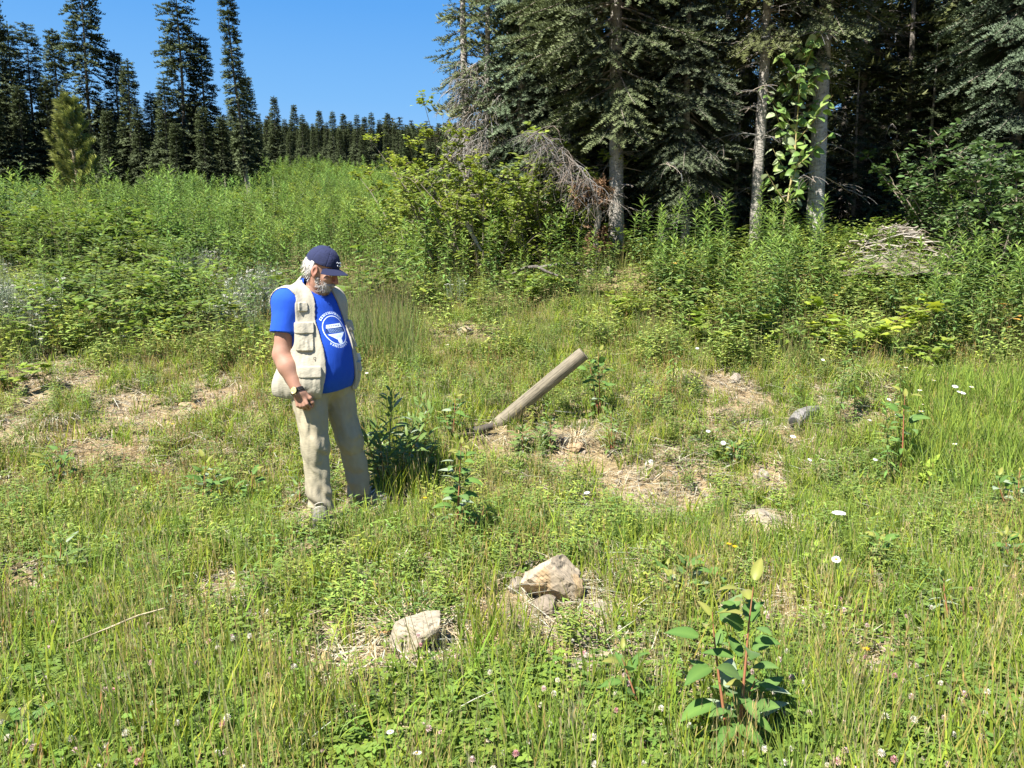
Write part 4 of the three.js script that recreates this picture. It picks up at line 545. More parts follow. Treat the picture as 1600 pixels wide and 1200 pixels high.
  for (let k = 0; k < 46; k++) { const y = .35 + 3.3 * Math.pow(k / 46, .9), a = k * 2.4, L = (1.25 - y * .27) * (.7 + .5 * pr()), q = V(-.05 * y * .7, y, 0), d = V(Math.cos(a), .35 + .4 * pr(), Math.sin(a)).normalize(), bp = []; for (let j = 0; j <= 6; j++) { bp.push(q.clone()); d.y += .14; d.normalize(); q.addScaledVector(d, L / 6); } pl.tube(bp, bp.map((_, j) => mix(.014, .004, j / 6)), 4, [.3, .23, .14], { cap: false });
    for (let j = 2; j <= 6; j++) for (let c = 0; c < 5; c++) { const e = bp[j].clone(), T = d.clone().add(V((pr() - .5) * 1.1, .3 * pr(), (pr() - .5) * 1.1)).normalize(); sprig(pb, e, T, V(-T.y, T.x, .2).normalize(),   .22, .17, .03, 5, [.19, .22, .045], [.36, .39, .10], pr); } }
  for (let k = 0; k < 10; k++) sprig(pb, V(-.3, ph * .9 + k * .04, 0), V((pr() - .5) * .5, 1, (pr() - .5) * .5).normalize(), V(1, 0, 0), .2, .13, .02, 5, [.09, .11, .03], [.22, .24, .07], pr);
  part(pine, 'limbs', pl.build(), M.twig); part(pine, 'crown', pb.build(), M.needle);
}
// grass, clover, low herbs and litter of the open ground
function tuft(seed, o) {
  const r = rng(seed), b = new GB();
  for (let k = 0; k < o.n; k++) {
    const a = r() * 6.3, rad = o.R * Math.sqrt(r()), p = V(Math.cos(a) * rad, -.01, Math.sin(a) * rad), az = r() * 6.3, ln = o.lean * r(), d = V(Math.cos(az) * ln, 1, Math.sin(az) * ln), h = o.h * (.45 + .65 * r()), f = r() * 6.3, stalk = r() < (o.stalk ?? 0), c = stalk ? jit(mixC(o.stalkTone, o.stalkTip, r()), r, .2) : jit(mixC(o.tone, o.tone2, r()), r, .2);
    b.leaf(p, d, V(Math.cos(f), .1, Math.sin(f)), stalk ? h * 1.35 : h, stalk ? o.w * .6 : o.w * (.7 + .6 * r()), stalk ? .15 * r() : o.bend * r(), c, { seg: stalk ? 2 : 3, prof: PROF.grass, tip: stalk ? o.stalkTip : null, twist: stalk ? 0 : 1.2 * (r() - .5) });
    if (stalk && o.head) { const e = p.clone().addScaledVector(d.normalize(), h * 1.28); for (let j = 0; j < 5; j++) { const u = r() * 6.3; b.leaf(e.clone().add(V(0, -j * .014, 0)), V(Math.cos(u) * .35, 1, Math.sin(u) * .35), V(Math.cos(u), 0, Math.sin(u)), .028, .0035, .3, jit(o.stalkTip, r, .25), { seg: 2 }); } }
  }
  return b.build();
}
const tufts = {
  green: [tuft(601, { n: 16, R: .07, h: .25, w: .0075, lean: .42, bend: .9, tone: GREEN.grass, tone2: GREEN.grassY }), tuft(602, { n: 15, R: .08, h: .31, w: .007, lean: .34, bend: .7, tone: GREEN.grassY, tone2: GREEN.grass, stalk: .2, stalkTone: GREEN.grassY, stalkTip: GREEN.straw, head: true })],
  bent: [tuft(603, { n: 13, R: .1, h: .29, w: .0052, lean: .3, bend: .4, tone: GREEN.grassY, tone2: GREEN.straw, stalk: .7, stalkTone: [.31, .35, .06], stalkTip: [.40, .33, .13], head: true }), tuft(604, { n: 13, R: .1, h: .27, w: .005, lean: .28, bend: .4, tone: [.24, .31, .04], tone2: [.34, .31, .10], stalk: .55, stalkTone: [.28, .27, .06], stalkTip: [.34, .21, .10], head: true })],
  short: [tuft(605, { n: 22, R: .1, h: .11, w: .0066, lean: .6, bend: 1.0, tone: GREEN.grass, tone2: [.12, .18, .04] })],
  bright: [tuft(606, { n: 20, R: .1, h: .42, w: .0085, lean: .3, bend: .9, tone: [.17, .26, .032], tone2: [.26, .33, .05] })],
  tall: [tuft(607, { n: 34, R: .22, h: .62, w: .007, lean: .28, bend: .7, tone: [.15, .22, .05], tone2: [.2, .26, .06], stalk: .25, stalkTone: [.24, .26, .08], stalkTip: [.3, .24, .12], head: true })],
};
const clover = (seed) => { const r = rng(seed), b = new GB(); for (let k = 0; k < 26; k++) { const a = r() * 6.3, rad = .15 * Math.sqrt(r()), p = V(Math.cos(a) * rad, .03 + .07 * r(), Math.sin(a) * rad), c = jit(mixC(GREEN.clover, [.17, .25, .04], r()), r, .2), up = V((r() - .5) * .7, 1, (r() - .5) * .7); for (let j = 0; j < 3; j++) { const u = a + j * 2.09; b.leaf(p, V(Math.cos(u), .1, Math.sin(u)), up, .02 + .008 * r(), .017, .3, c, { seg: 2, prof: PROF.ovate }); } if (k % 3 === 0) b.leaf(p.clone().setY(0), V(0, 1, 0), V(1, 0, 0), p.y, .0025, 0, c, { seg: 1 }); } return b.build(); };
const herb = (seed, tone) => { const r = rng(seed), b = new GB(); for (let s = 0; s < 7; s++) { const a = r() * 6.3, o = V(Math.cos(a) * .08 * r(), 0, Math.sin(a) * .08 * r()), e = o.clone().add(V((r() - .5) * .12, .1 + .12 * r(), (r() - .5) * .12)); for (let k = 0; k < 9; k++) { const u = k * 2.4; b.leaf(o.clone().lerp(e, .2 + .8 * k / 9), V(Math.cos(u), .3, Math.sin(u)), Y, .032 + .02 * r(), .013, .5, jit(tone, r, .25), { seg: 2, prof: PROF.ovate, fold: .2 }); } } return b.build(); };
const litterGeo = (seed) => { const r = rng(seed), b = new GB(); for (let k = 0; k < 26; k++) { const a = r() * 6.3, p = V((r() - .5) * .3, .006 + .025 * r(), (r() - .5) * .3); b.leaf(p, V(Math.cos(a), (r() - .5) * .25, Math.sin(a)), Y, .06 + .14 * r(), .003 + .003 * r(), .3 * (r() - .3), jit([[.38, .32, .20], [.29, .235, .145], [.43, .38, .27], [.21, .165, .11]][k % 4], r, .2), { seg: 2, prof: PROF.strap }); } return b.build(); };
{
  const r = rng(611), L = { g0: [], g1: [], b0: [], b1: [], sh: [], br: [], ta: [], cl: [], c2: [], he: [], h2: [], li: [] }, q = new THREE.Quaternion(), tilt = new THREE.Quaternion(), e = new THREE.Euler();
  const M4 = (p, s, sy = 1) => new THREE.Matrix4().compose(p, tilt.setFromEuler(e.set((r() - .5) * .34, 0, (r() - .38) * .36)).multiply(q.setFromAxisAngle(Y, r() * 6.3)), V(s, s * sy, s)), tint = (v = .22) => { const k = 1 + (r() - .5) * v * 2, h = (r() - .5) * v; return new THREE.Color(k * (1 + h), k, k * (1 - h)); };
  const scatter = (n, d0, d1, fn) => { for (let i = 0; i < n; i++) { const D = Math.sqrt(mix(d0 * d0, d1 * d1, r())), px = mix(-260, 1860, r()), x = (px - 800) / FOCAL * D, z = -D, p = V(x, heightAt(x, z), z); fn(p, D, px, bareness(p)); } };
  const patch = (p, f, s) => fbm2(p.x * f + s, p.z * f - s, 3);
  scatter(22000, 1.7, 10.6, (p, D, px, bare) => {
    if (r() < bare * .9 || !free(p, .11) || (blocks(p) && r() < .85)) return; const a = patch(p, .7, 3), b = patch(p, 1.1, 40), dry = patch(p, .45, 80) + (px < 430 && D > 4.5 ? .22 : 0) + (px > 780 && px < 1150 && D > 3.2 && D < 5.4 ? .25 : 0), k = r();
    const ht = mix(.88, .6, sstep(2.9, 4.6, D)) * (free(p, .42) ? 1 : .6), cl = sstep(3.6, 2.4, D) * .5 + (px < 330 ? .12 : 0) + (px > 1150 ? .1 : 0);
    if (k < .32 + a * .3) (r() < .5 ? L.g0 : L.g1).push({ m: M4(p, .75 + .5 * r(), ht * (.8 + .4 * r())), c: tint() });
    else if (k < .43 + a * .2 + dry * .2) (r() < .18 + dry ? L.b1 : L.b0).push({ m: M4(p, .8 + .5 * r(), ht * (.8 + .45 * r())), c: tint() });
    else if (k < .63) L.sh.push({ m: M4(p, .7 + .6 * r()), c: tint() });
    else if (k < .64 + cl * .5 + b * .2 && dry < .25) (r() < .5 ? L.cl : L.c2).push({ m: M4(p, .75 + .5 * r()), c: tint() });
    else if (k < .86 + b * .2) (r() < .6 ? L.he : L.h2).push({ m: M4(p, .6 + .6 * r()), c: tint() });
    else L.li.push({ m: M4(p, .8 + .6 * r()), c: tint(.15) });
  });
  scatter(9000, 1.7, 6, (p, D, px, bare) => { const cl = sstep(3.9, 2.2, D) * .75 + (bare > .2 ? -1 : 0) + patch(p, 1.2, 12) * 1.1; if (!blocks(p) && r() < cl * .36) (r() < .5 ? L.cl : L.c2).push({ m: M4(p, .8 + .5 * r()), c: tint() }); });
  scatter(9000, 1.7, 10, (p, D, px, bare) => { if (r() < .25 + bare * .12) L.li.push({ m: M4(p, .8 + .8 * r()), c: tint(.15) }); });
  for (let i = 0; i < 430; i++) { const p = hit(1670 - 260 * Math.pow(r(), 1.5), mix(610, 820, r() * (.4 + .6 * r()))); if (patch(p, 1.3, 9) > -.25) L.br.push({ m: M4(p, .75 + .5 * r()), c: tint(.15) }); }
  scatter(1500, 1.9, 5.2, (p, D, px, bare) => { if (bare < .15 && free(p, .3) && !blocks(p) && patch(p, .9, 61) + (px < 460 || px > 1180 ? .1 : -.12) > .02) L.br.push({ m: M4(p, .38 + .34 * r(), 1.15), c: tint(.2) }); });
  for (let i = 0; i < 130; i++) L.br.push({ m: M4(hit(mix(1180, 1480, r()), mix(610, 760, r())), .4 + .4 * r()), c: tint(.15) });
  scatter(2600, 8, 13, (p, D, px) => { if (px > 400 && px < 1000 && D < 10.4 && r() < .75) return; if (px < 1000 || D < 9.2) { if (r() < .4) L.ta.push({ m: M4(p, .45 + .4 * r()), c: tint() }); else L.h2.push({ m: M4(p, 1.2 + 1.6 * r()), c: tint() }); } else L.h2.push({ m: M4(p, 1.5 + 1.5 * r()), c: tint() }); });
  for (let i = 0; i < 150; i++) { const p = hit(mix(470, 640, r()), mix(470, 575, r())); L.ta.push({ m: M4(p, .7 + .5 * r()), c: tint() }); }
  for (let i = 0; i < 120; i++) L.ta.push({ m: M4(onGround(mix(-100, 120, r()), mix(13, 26, r())), .9 + .7 * r()), c: tint() });
  scatter(650, 13, 30, (p, D, px) => { if (px < 760) L.ta.push({ m: M4(p, .8 + .7 * r()), c: tint() }); });
  for (let i = 0; i < 60; i++) { const p = hit(mix(590, 730, r()), mix(640, 800, r())); L.g1.push({ m: M4(p, 1.2), c: tint() }); }
  const list = [['meadow_grass', 'short yellow green grass of the open ground', tufts.green[0], L.g0], ['meadow_grass', 'yellow green grass with pale seed stalks', tufts.green[1], L.g1], ['seed_grass', 'thin straw coloured seed stalks', tufts.bent[0], L.b0], ['seed_grass', 'thin reddish brown seed stalks', tufts.bent[1], L.b1], ['turf_grass', 'low green turf between the taller grass', tufts.short[0], L.sh], ['lush_grass', 'lush bright yellow green grass below the daisies', tufts.bright[0], L.br], ['tall_grass', 'tall grass at the edges of the meadow plants', tufts.tall[0], L.ta]];
  for (const [n, l, g, x] of list) stuff(n, l, 'grass', g, M.grass, x);
  stuff('clover_leaves', 'low clover leaves in the foreground', 'clover', clover(621), M.leaf, L.cl); stuff('clover_leaves', 'low clover leaves spreading between the grass', 'clover', clover(622), M.leaf, L.c2);
  stuff('low_weeds', 'small leafy weeds between the grass', 'weeds', herb(631, [.13, .205, .036]), M.leaf, L.he); stuff('low_weeds', 'small yellow green weeds between the grass', 'weeds', herb(632, [.21, .275, .045]), M.leaf, L.h2);
  stuff('straw_litter', 'dry straw lying on the soil', 'litter', litterGeo(641), M.dull, L.li);
}

// ------------------------------------------------------------------ the man
// meshes the zero surface of a distance field on a grid (surface nets)
function meshField(f, lo, hi, cell, tone) {
  const n = [0, 1, 2].map((k) => Math.ceil((hi[k] - lo[k]) / cell) + 1), [nx, ny, nz] = n, D = new Float32Array(nx * ny * nz), id = new Int32Array(nx * ny * nz).fill(-1), P = [], I = [];
  for (let z = 0, i = 0; z < nz; z++) for (let y = 0; y < ny; y++) for (let x = 0; x < nx; x++, i++) D[i] = f(lo[0] + x * cell, lo[1] + y * cell, lo[2] + z * cell);
  const at3 = (x, y, z) => x + nx * (y + ny * z), E = [[0, 1], [0, 2], [0, 4], [1, 3], [1, 5], [2, 3], [2, 6], [3, 7], [4, 5], [4, 6], [5, 7], [6, 7]];
  for (let z = 0; z < nz - 1; z++) for (let y = 0; y < ny - 1; y++) for (let x = 0; x < nx - 1; x++) {
    const v = []; let m = 0; for (let k = 0; k < 8; k++) { v[k] = D[at3(x + (k & 1), y + ((k >> 1) & 1), z + (k >> 2))]; if (v[k] < 0) m++; } if (!m || m === 8) continue;
    let sx = 0, sy = 0, sz = 0, c = 0; for (const [a, b] of E) if ((v[a] < 0) !== (v[b] < 0)) { const t = v[a] / (v[a] - v[b]); sx += mix(a & 1, b & 1, t); sy += mix((a >> 1) & 1, (b >> 1) & 1, t); sz += mix(a >> 2, b >> 2, t); c++; }
    id[at3(x, y, z)] = P.length / 3; P.push(lo[0] + (x + sx / c) * cell, lo[1] + (y + sy / c) * cell, lo[2] + (z + sz / c) * cell);
  }
  const quad = (a, b, c, d, s) => { if (a < 0 || b < 0 || c < 0 || d < 0) return; s ? I.push(a, b, c, a, c, d) : I.push(a, c, b, a, d, c); };
  for (let z = 1; z < nz - 1; z++) for (let y = 1; y < ny - 1; y++) for (let x = 1; x < nx - 1; x++) {
    const o = D[at3(x, y, z)] < 0;
    if (o !== D[at3(x + 1, y, z)] < 0) quad(id[at3(x, y - 1, z - 1)], id[at3(x, y, z - 1)], id[at3(x, y, z)], id[at3(x, y - 1, z)], o);
    if (o !== D[at3(x, y + 1, z)] < 0) quad(id[at3(x - 1, y, z - 1)], id[at3(x - 1, y, z)], id[at3(x, y, z)], id[at3(x, y, z - 1)], o);
    if (o !== D[at3(x, y, z + 1)] < 0) quad(id[at3(x - 1, y - 1, z)], id[at3(x, y - 1, z)], id[at3(x, y, z)], id[at3(x - 1, y, z)], o);
  }
  const b = new GB(), e = cell * .6;
  for (let k = 0; k < P.length; k += 3) { const x = P[k], y = P[k + 1], z = P[k + 2], gx = f(x + e, y, z) - f(x - e, y, z), gy = f(x, y + e, z) - f(x, y - e, z), gz = f(x, y, z + e) - f(x, y, z - e), l = Math.hypot(gx, gy, gz) || 1; b.v(x, y, z, gx / l, gy / l, gz / l, typeof tone === 'function' ? tone(x, y, z) : tone, x, y); }
  for (let k = 0; k < I.length; k += 3) b.t(I[k], I[k + 1], I[k + 2]);
  return b.build();
}
const ell = (x, y, z, c, r) => { const a = (x - c[0]) / r[0], b = (y - c[1]) / r[1], d = (z - c[2]) / r[2], k0 = Math.hypot(a, b, d), k1 = Math.hypot(a / r[0], b / r[1], d / r[2]); return k1 ? k0 * (k0 - 1) / k1 : -Math.min(...r); };
const cone = (x, y, z, a, b, ra, rb) => { const ux = b[0] - a[0], uy = b[1] - a[1], uz = b[2] - a[2], t = clamp(((x - a[0]) * ux + (y - a[1]) * uy + (z - a[2]) * uz) / (ux * ux + uy * uy + uz * uz), 0, 1); return Math.hypot(x - a[0] - ux * t, y - a[1] - uy * t, z - a[2] - uz * t) - mix(ra, rb, t); };
const smin = (a, b, k) => { const h = Math.max(k - Math.abs(a - b), 0) / k; return Math.min(a, b) - h * h * k * .25; };
const smax = (a, b, k) => -smin(-a, -b, k);
{
  const TURN = 55 * PI / 180, foot = hit(502, 800), me = thing('person', 'man in navy cap, tan vest and blue shirt looking down at the leaning post', 'person');
  me.position.set(foot.x, foot.y + .005, foot.z); me.rotation.y = TURN;
  const tex = (fn, u, v) => tw(dataTex(128, 128, fn), u, v), weave = tex((u, v) => { const k = .5 + .25 * Math.sin(u * 128 * PI) * Math.sin(v * 128 * PI) + .3 * tileNoise(u, v, 20); return [k, k, k]; }, 9, 9);
  const cloth = (o = {}) => new THREE.MeshPhysicalMaterial({ vertexColors: true, roughness: .93, bumpMap: weave, bumpScale: .0012, sheen: .25, sheenRoughness: .6, ...o });
  const tanCloth = cloth(), blueCloth = cloth(), navy = cloth(), skinMat = new THREE.MeshPhysicalMaterial({ vertexColors: true, roughness: .55, specularIntensity: .6 }), hairMat = new THREE.MeshStandardMaterial({ vertexColors: true, roughness: .7 }), leather = new THREE.MeshStandardMaterial({ vertexColors: true, roughness: .75 });
  const RS = [-.195, 1.39, -.025], RE = [-.255, 1.07, -.015], RW = [-.252, .845, .125], LS = [.20, 1.395, -.05], LE = [.265, 1.08, -.13], LW = [.27, .86, -.02];
  const hipR = [-.105, .88, .045], kneeR = [-.115, .48, .105], ankR = [-.118, .1, .15], hipL = [.105, .88, .05], kneeL = [.165, .48, .115], ankL = [.25, .1, .135];
  const torso = (x, y, z) => { let d = smin(ell(x, y, z, [0, 1.26, 0], [.205, .22, .142]), ell(x, y, z, [0, 1.05, .05], [.2, .22, .185]), .1); d = smin(d, ell(x, y, z, [0, .91, .045], [.19, .15, .15]), .1); d = smin(d, cone(x, y, z, [-.185, 1.395, -.045], [.17, 1.395, -.035], .075, .075), .09); return smin(d, cone(x, y, z, [0, 1.42, -.03], [0, 1.5, -.01], .085, .066), .06); };
  // head: its own frame (y up, z to the nose), turned to the post and bowed
  const H0 = V(.0, 1.59, .085), HQ = new THREE.Quaternion().setFromEuler(new THREE.Euler(.43, .44, 0, 'YXZ')), HI = HQ.clone().invert(), tmp = V();
  const toHead = (x, y, z) => { tmp.set(x, y, z).sub(H0).applyQuaternion(HI); return [tmp.x, tmp.y, tmp.z]; };
  const head = (x, y, z) => {
    const s = Math.abs(x); let d = smin(ell(x, y, z, [0, .035, -.015], [.077, .098, .1]), ell(x, y, z, [0, -.055, .034], [.06, .066, .068]), .04);
    d = smin(d, cone(s, y, z, [0, .03, .088], [.036, .03, .078], .012, .011), .012); d = smin(d, ell(s, y, z, [.042, -.022, .066], [.024, .022, .022]), .02);
    d = smin(d, cone(x, y, z, [0, .016, .094], [0, -.026, .117], .009, .0145), .012); d = smin(d, ell(s, y, z, [.012, -.03, .104], [.01, .008, .01]), .006);
    d = smax(d, -ell(s, y, z, [.031, .008, .1], [.017, .011, .02]), .008); d = Math.min(d, ell(s, y, z, [.031, .007, .078], [.0125, .0125, .0125])); d = smin(d, ell(s, y, z, [.031, .015, .082], [.015, .006, .011]), .004);
    d = smin(d, cone(x, y, z, [-.018, -.062, .092], [.018, -.062, .092], .006, .006), .006); d = smin(d, cone(x, y, z, [-.015, -.072, .089], [.015, -.072, .089], .007, .007), .006);
    let e = ell(s, y - (z + .012) * -.25, z, [.081, -.004, -.012], [.011, .035, .022]); e = smax(e, -ell(s, y, z, [.093, -.003, -.006], [.009, .022, .012]), .006); e = smin(e, ell(s, y, z, [.079, -.036, -.002], [.008, .01, .009]), .008); return smin(d, e, .008);
  };
  const neck = (x, y, z) => cone(x, y, z, [0, 1.4, -.01], [0, 1.55, .07], .075, .066);
  // hand frame: d down along the fingers, n out of the back of the hand, s towards the thumb
  const hand = (W, E, flip) => {
    const w = V(...W), d = w.clone().sub(V(...E)).normalize().lerp(V(.02 * flip, -1, .18), .55).normalize(), n = V(-.9 * flip, 0, .42); n.addScaledVector(d, -n.dot(d)).normalize(); const s = d.clone().cross(n).multiplyScalar(-flip).normalize(); if (s.z < 0) s.negate();
    const pt = (a, b, c) => { const q = w.clone().addScaledVector(d, a).addScaledVector(s, b).addScaledVector(n, c); return [q.x, q.y, q.z]; }, bones = [];
    [[.034, .082, .96], [.012, .086, 1.04], [-.011, .083, 1], [-.032, .075, .84]].forEach(([b, a, k], i) => { let ang = .35 + i * .07, q = [a, b, 0]; bones.push([pt(.012, b * .55, -.002), pt(...q), .0135, .0115]); for (const [l, c, r0, r1] of [[.043, .55, .0108, .0098], [.027, .95, .0098, .009], [.021, .65, .009, .0076]]) { ang += c; const e = [q[0] + Math.cos(ang) * l * k, q[1] * .985, q[2] - Math.sin(ang) * l * k]; bones.push([pt(...q), pt(...e), r0, r1]); q = e; } });
    const palm = [pt(.045, 0, -.006), pt(.03, .026, -.014)], th = [[pt(.018, .03, -.012), pt(.052, .052, -.022), .0155, .0125], [pt(.052, .052, -.022), pt(.08, .054, -.034), .012, .0105], [pt(.08, .054, -.034), pt(.1, .046, -.046), .0105, .0082]];
    return { w, n, s, d, f: (x, y, z) => { const v = V(x, y, z).sub(w), a = v.dot(d), b = v.dot(s), c = v.dot(n); let q = ell(a, b, c, [.045, 0, -.006], [.058, .042, .018]); let fg = 1; for (const [p0, p1, r0, r1] of bones) fg = Math.min(fg, cone(x, y, z, p0, p1, r0 * .94, r1 * .94)); q = smin(q, fg, .006); for (const [p0, p1, r0, r1] of th) q = smin(q, cone(x, y, z, p0, p1, r0, r1), .008); return smin(q, cone(x, y, z, E, W, .05, .036), .03); } };
  };
  const hr = hand(RW, RE, 1), hl = hand(LW, LE, -1);
  const forearm = (x, y, z, S, E, W) => { const m = [mix(E[0], W[0], .3), mix(E[1], W[1], .3), mix(E[2], W[2], .3) + .005]; return smin(smin(cone(x, y, z, S, E, .066, .052), cone(x, y, z, E, m, .052, .055), .04), cone(x, y, z, m, W, .055, .036), .04); };
  const bodyField = (x, y, z) => { let d = torso(x, y, z) + .012; d = smin(d, neck(x, y, z), .04); d = smin(d, forearm(x, y, z, RS, RE, RW), .05); d = smin(d, forearm(x, y, z, LS, LE, LW), .05); for (const [a, b, c] of [[hipR, kneeR, ankR], [hipL, kneeL, ankL]]) { d = smin(d, cone(x, y, z, a, b, .1, .062), .06); d = smin(d, cone(x, y, z, b, c, .062, .042), .04); } return d; };
  const ruddy = (x, y, z, k = 1) => { const m = fbm3(x * 40, y * 40, z * 40, 3), q = fbm3(x * 9, y * 9, z * 9, 2); return [.33 + .05 * m, .18 + .04 * m - .03 * q * k, .125 + .03 * m - .03 * q * k]; };
  const hLo = [-.13, 1.44, -.08], hHi = [.13, 1.74, .25];
  const headWorld = (x, y, z) => { const q = toHead(x, y, z); return smin(head(...q), neck(x, y, z), .03); };
  const bodyGeo = mergeGeometries([
    meshField((x, y, z) => Math.max(bodyField(x, y, z), y - 1.5, Math.min(x < 0 ? 1 : -1, 1) && .815 - y > 0 && Math.abs(x) > .2 ? .85 - y : -1), [-.42, .02, -.32], [.42, 1.54, .34], .012, (x, y, z) => ruddy(x, y, z)),
    meshField((x, y, z) => Math.max(headWorld(x, y, z), 1.46 - y), hLo, hHi, .0035, (x, y, z) => { const q = toHead(x, y, z), c = ruddy(x, y, z), red = Math.max(sstep(.05, .0, Math.hypot(q[0] * .8, q[1] + .02, q[2] - .11)), sstep(.075, .09, Math.abs(q[0])) * .8), eye = Math.hypot(Math.abs(q[0]) - .031, q[1] - .006, q[2] - .09); if (eye < .006) return [.05, .06, .07]; if (eye < .011 && q[1] < .012) return [.6, .58, .55]; const lip = Math.abs(q[1] + .067) < .011 && Math.abs(q[0]) < .026 && q[2] > .08; return lip ? [.34, .14, .12] : [c[0] * (1 + .05 * red), c[1] * (1 - .25 * red), c[2] * (1 - .25 * red)]; }),
    ...[[hr, RW], [hl, LW]].map(([h, w]) => meshField((x, y, z) => Math.max(h.f(x, y, z), y - w[1] - .04), [w[0] - .1, w[1] - .17, w[2] - .09], [w[0] + .1, w[1] + .05, w[2] + .15], .0034, (x, y, z) => ruddy(x, y, z))),
  ]);
  part(me, 'body', bodyGeo, skinMat);

  // T-shirt with sleeves and the round print on the chest
  const wr = (x, y, z, a, b, c, s) => fbm3(x * a + s, y * b, z * c - s, 3);
  const sleeve = (x, y, z, S, E) => { const m = [mix(S[0], E[0], .58), mix(S[1], E[1], .58), mix(S[2], E[2], .58)], d = cone(x, y, z, S, m, .085, .087) + .006 * wr(x, y, z, 14, 8, 14, 3), ux = E[0] - S[0], uy = E[1] - S[1], uz = E[2] - S[2], l = Math.hypot(ux, uy, uz), t = ((x - m[0]) * ux + (y - m[1]) * uy + (z - m[2]) * uz) / l; return smax(d, t, .006); };
  const shirtOut = (x, y, z) => { const low = sstep(1.1, .86, y); let d = torso(x, y, z) - .012 - .012 * low + .007 * wr(x, y, z, 10, 6, 10, 9) * (.4 + low); d = smin(d, sleeve(x, y, z, RS, RE), .035); d = smin(d, sleeve(x, y, z, LS, LE), .035); d = smax(d, .835 + .012 * Math.sin(x * 14) - y, .01); return smax(d, -cone(x, y, z, [0, 1.45, .01], [0, 1.6, .1], .083, .092), .008); };
  const shirtGeo = meshField(shirtOut, [-.44, .8, -.24], [.4, 1.54, .33], .0085, (x, y, z) => { const col = Math.abs(cone(x, y, z, [0, 1.45, .01], [0, 1.6, .1], .083, .092)) < .016 ? .8 : 1, k = (1 + .06 * fbm3(x * 60, y * 60, z * 60, 2)) * col; return [k, k, k]; });
  { const p = shirtGeo.attributes.position, n = shirtGeo.attributes.normal, u = shirtGeo.attributes.uv; for (let i = 0; i < p.count; i++) { const front = n.getZ(i) > .05 && Math.abs(p.getX(i)) < .2; u.setXY(i, front ? clamp((p.getX(i) + .15) / .30, .01, .99) : .01, front ? clamp((p.getY(i) - 1.07) / .30, .01, .99) : .01); } }
  const print = canvasTex(512, 512, (g, w) => {
    const blue = '#0d47b4', white = '#e9f2fb'; g.fillStyle = blue; g.fillRect(0, 0, w, w); g.translate(256, 256); g.strokeStyle = g.fillStyle = white; g.lineWidth = 9; g.beginPath(); g.arc(0, 0, 150, 0, 7); g.stroke();
    const arcText = (t, r, a0, step, up) => { g.font = 'bold 38px sans-serif'; g.textAlign = 'center'; [...t].forEach((c, i) => { g.save(); const a = a0 + (i - (t.length - 1) / 2) * step; g.rotate(a); g.translate(0, up ? -r : r); g.fillText(c, 0, up ? 0 : 26); g.restore(); }); };
    arcText('VANCOUVER', 162, 0, -.17, false);
    for (let i = 0; i < 13; i++) { g.save(); g.rotate((i - 6) * .145); g.fillRect(-11, -196, 20, 8); g.fillRect(-11, -180, 22, 7); g.fillRect((i % 3) * 7 - 11, -194, 7, 24); g.restore(); }
    g.save(); g.beginPath(); g.arc(0, 0, 145, 0, 7); g.clip();
    g.fillStyle = white; g.beginPath(); g.moveTo(-100, -58); g.lineTo(100, -72); g.lineTo(128, -10); g.lineTo(-122, -2); g.fill();
    g.fillStyle = '#14336e'; g.beginPath(); g.moveTo(-118, -22); g.lineTo(118, -30); g.lineTo(146, 20); g.lineTo(-142, 34); g.fill();
    g.fillStyle = '#8fb0de'; for (let r = 0; r < 3; r++) for (let i = 0; i < 9; i++) g.fillRect(-100 + i * 23 + r * 5, -16 + r * 15, 12, 9);
    g.fillStyle = '#123a86'; for (let i = 0; i < 6; i++) g.fillRect(-74 + i * 26, -54, 13, 15);
    g.fillStyle = white; g.beginPath(); g.moveTo(-118, 42); g.lineTo(122, 26); g.lineTo(10, 116); g.fill(); g.fillStyle = '#9dbbe6'; for (let i = 0; i < 7; i++) { g.save(); g.translate(4, 112); g.rotate((i - 3) * .22); g.fillRect(-2, -74, 4, 62); g.restore(); }
    g.fillStyle = white; g.beginPath(); g.ellipse(16, 112, 30, 36, 0, 0, 7); g.fill(); g.restore();
  });
  part(me, 't_shirt', shirtGeo, cloth({ map: print }));

  // tan vest, open in front, with its pockets
  const vestSkin = (x, y, z) => { const low = sstep(1.12, .8, y), back = sstep(.02, -.12, z); return torso(x, y, z) - .026 - low * (.022 + .075 * back + .012 * sstep(.05, -.2, x)) + .02 * wr(x, y, z, 13, 2.2, 13, 21) * (.45 + .55 * sstep(1.4, 1.2, y)) + .003 * wr(x, y, z, 34, 16, 34, 5); };
  const vest = (x, y, z) => {
    const o = vestSkin(x, y, z); let d = Math.max(o, -(o + .019)), open = mix(.118, .085, sstep(1.25, 1.46, y)) + .02 * sstep(1.05, .85, y); if (z > -.03) d = smax(d, open - Math.abs(x), .008);
    for (const [S, E] of [[RS, RE], [LS, LE]]) d = smax(d, -Math.max(cone(x, y, z, [S[0] * 1.1, S[1] + .0, S[2]], [E[0] * 1.06, E[1] + .1, E[2]], .094, .094), .188 - Math.abs(x)), .01);
    d = smax(d, -cone(x, y, z, [0, 1.46, .01], [0, 1.6, .09], .092, .1), .01); return smax(d, .785 + .035 * sstep(.0, -.2, z) + .05 * sstep(.02, .24, x) - y, .01);
  };
  const dusty = (b) => (x, y, z) => { const k = 1 + .10 * fbm3(x * 30, y * 30, z * 30, 3), s = .03 * fbm3(x * 6, y * 6, z * 6, 2); return [b[0] * k + s, b[1] * k + s, b[2] * k + s * .5]; };
  const VT = [.37, .342, .268], vestPart = part(me, 'vest', meshField(vest, [-.36, .76, -.34], [.36, 1.56, .36], .0075, dusty(VT)), tanCloth);
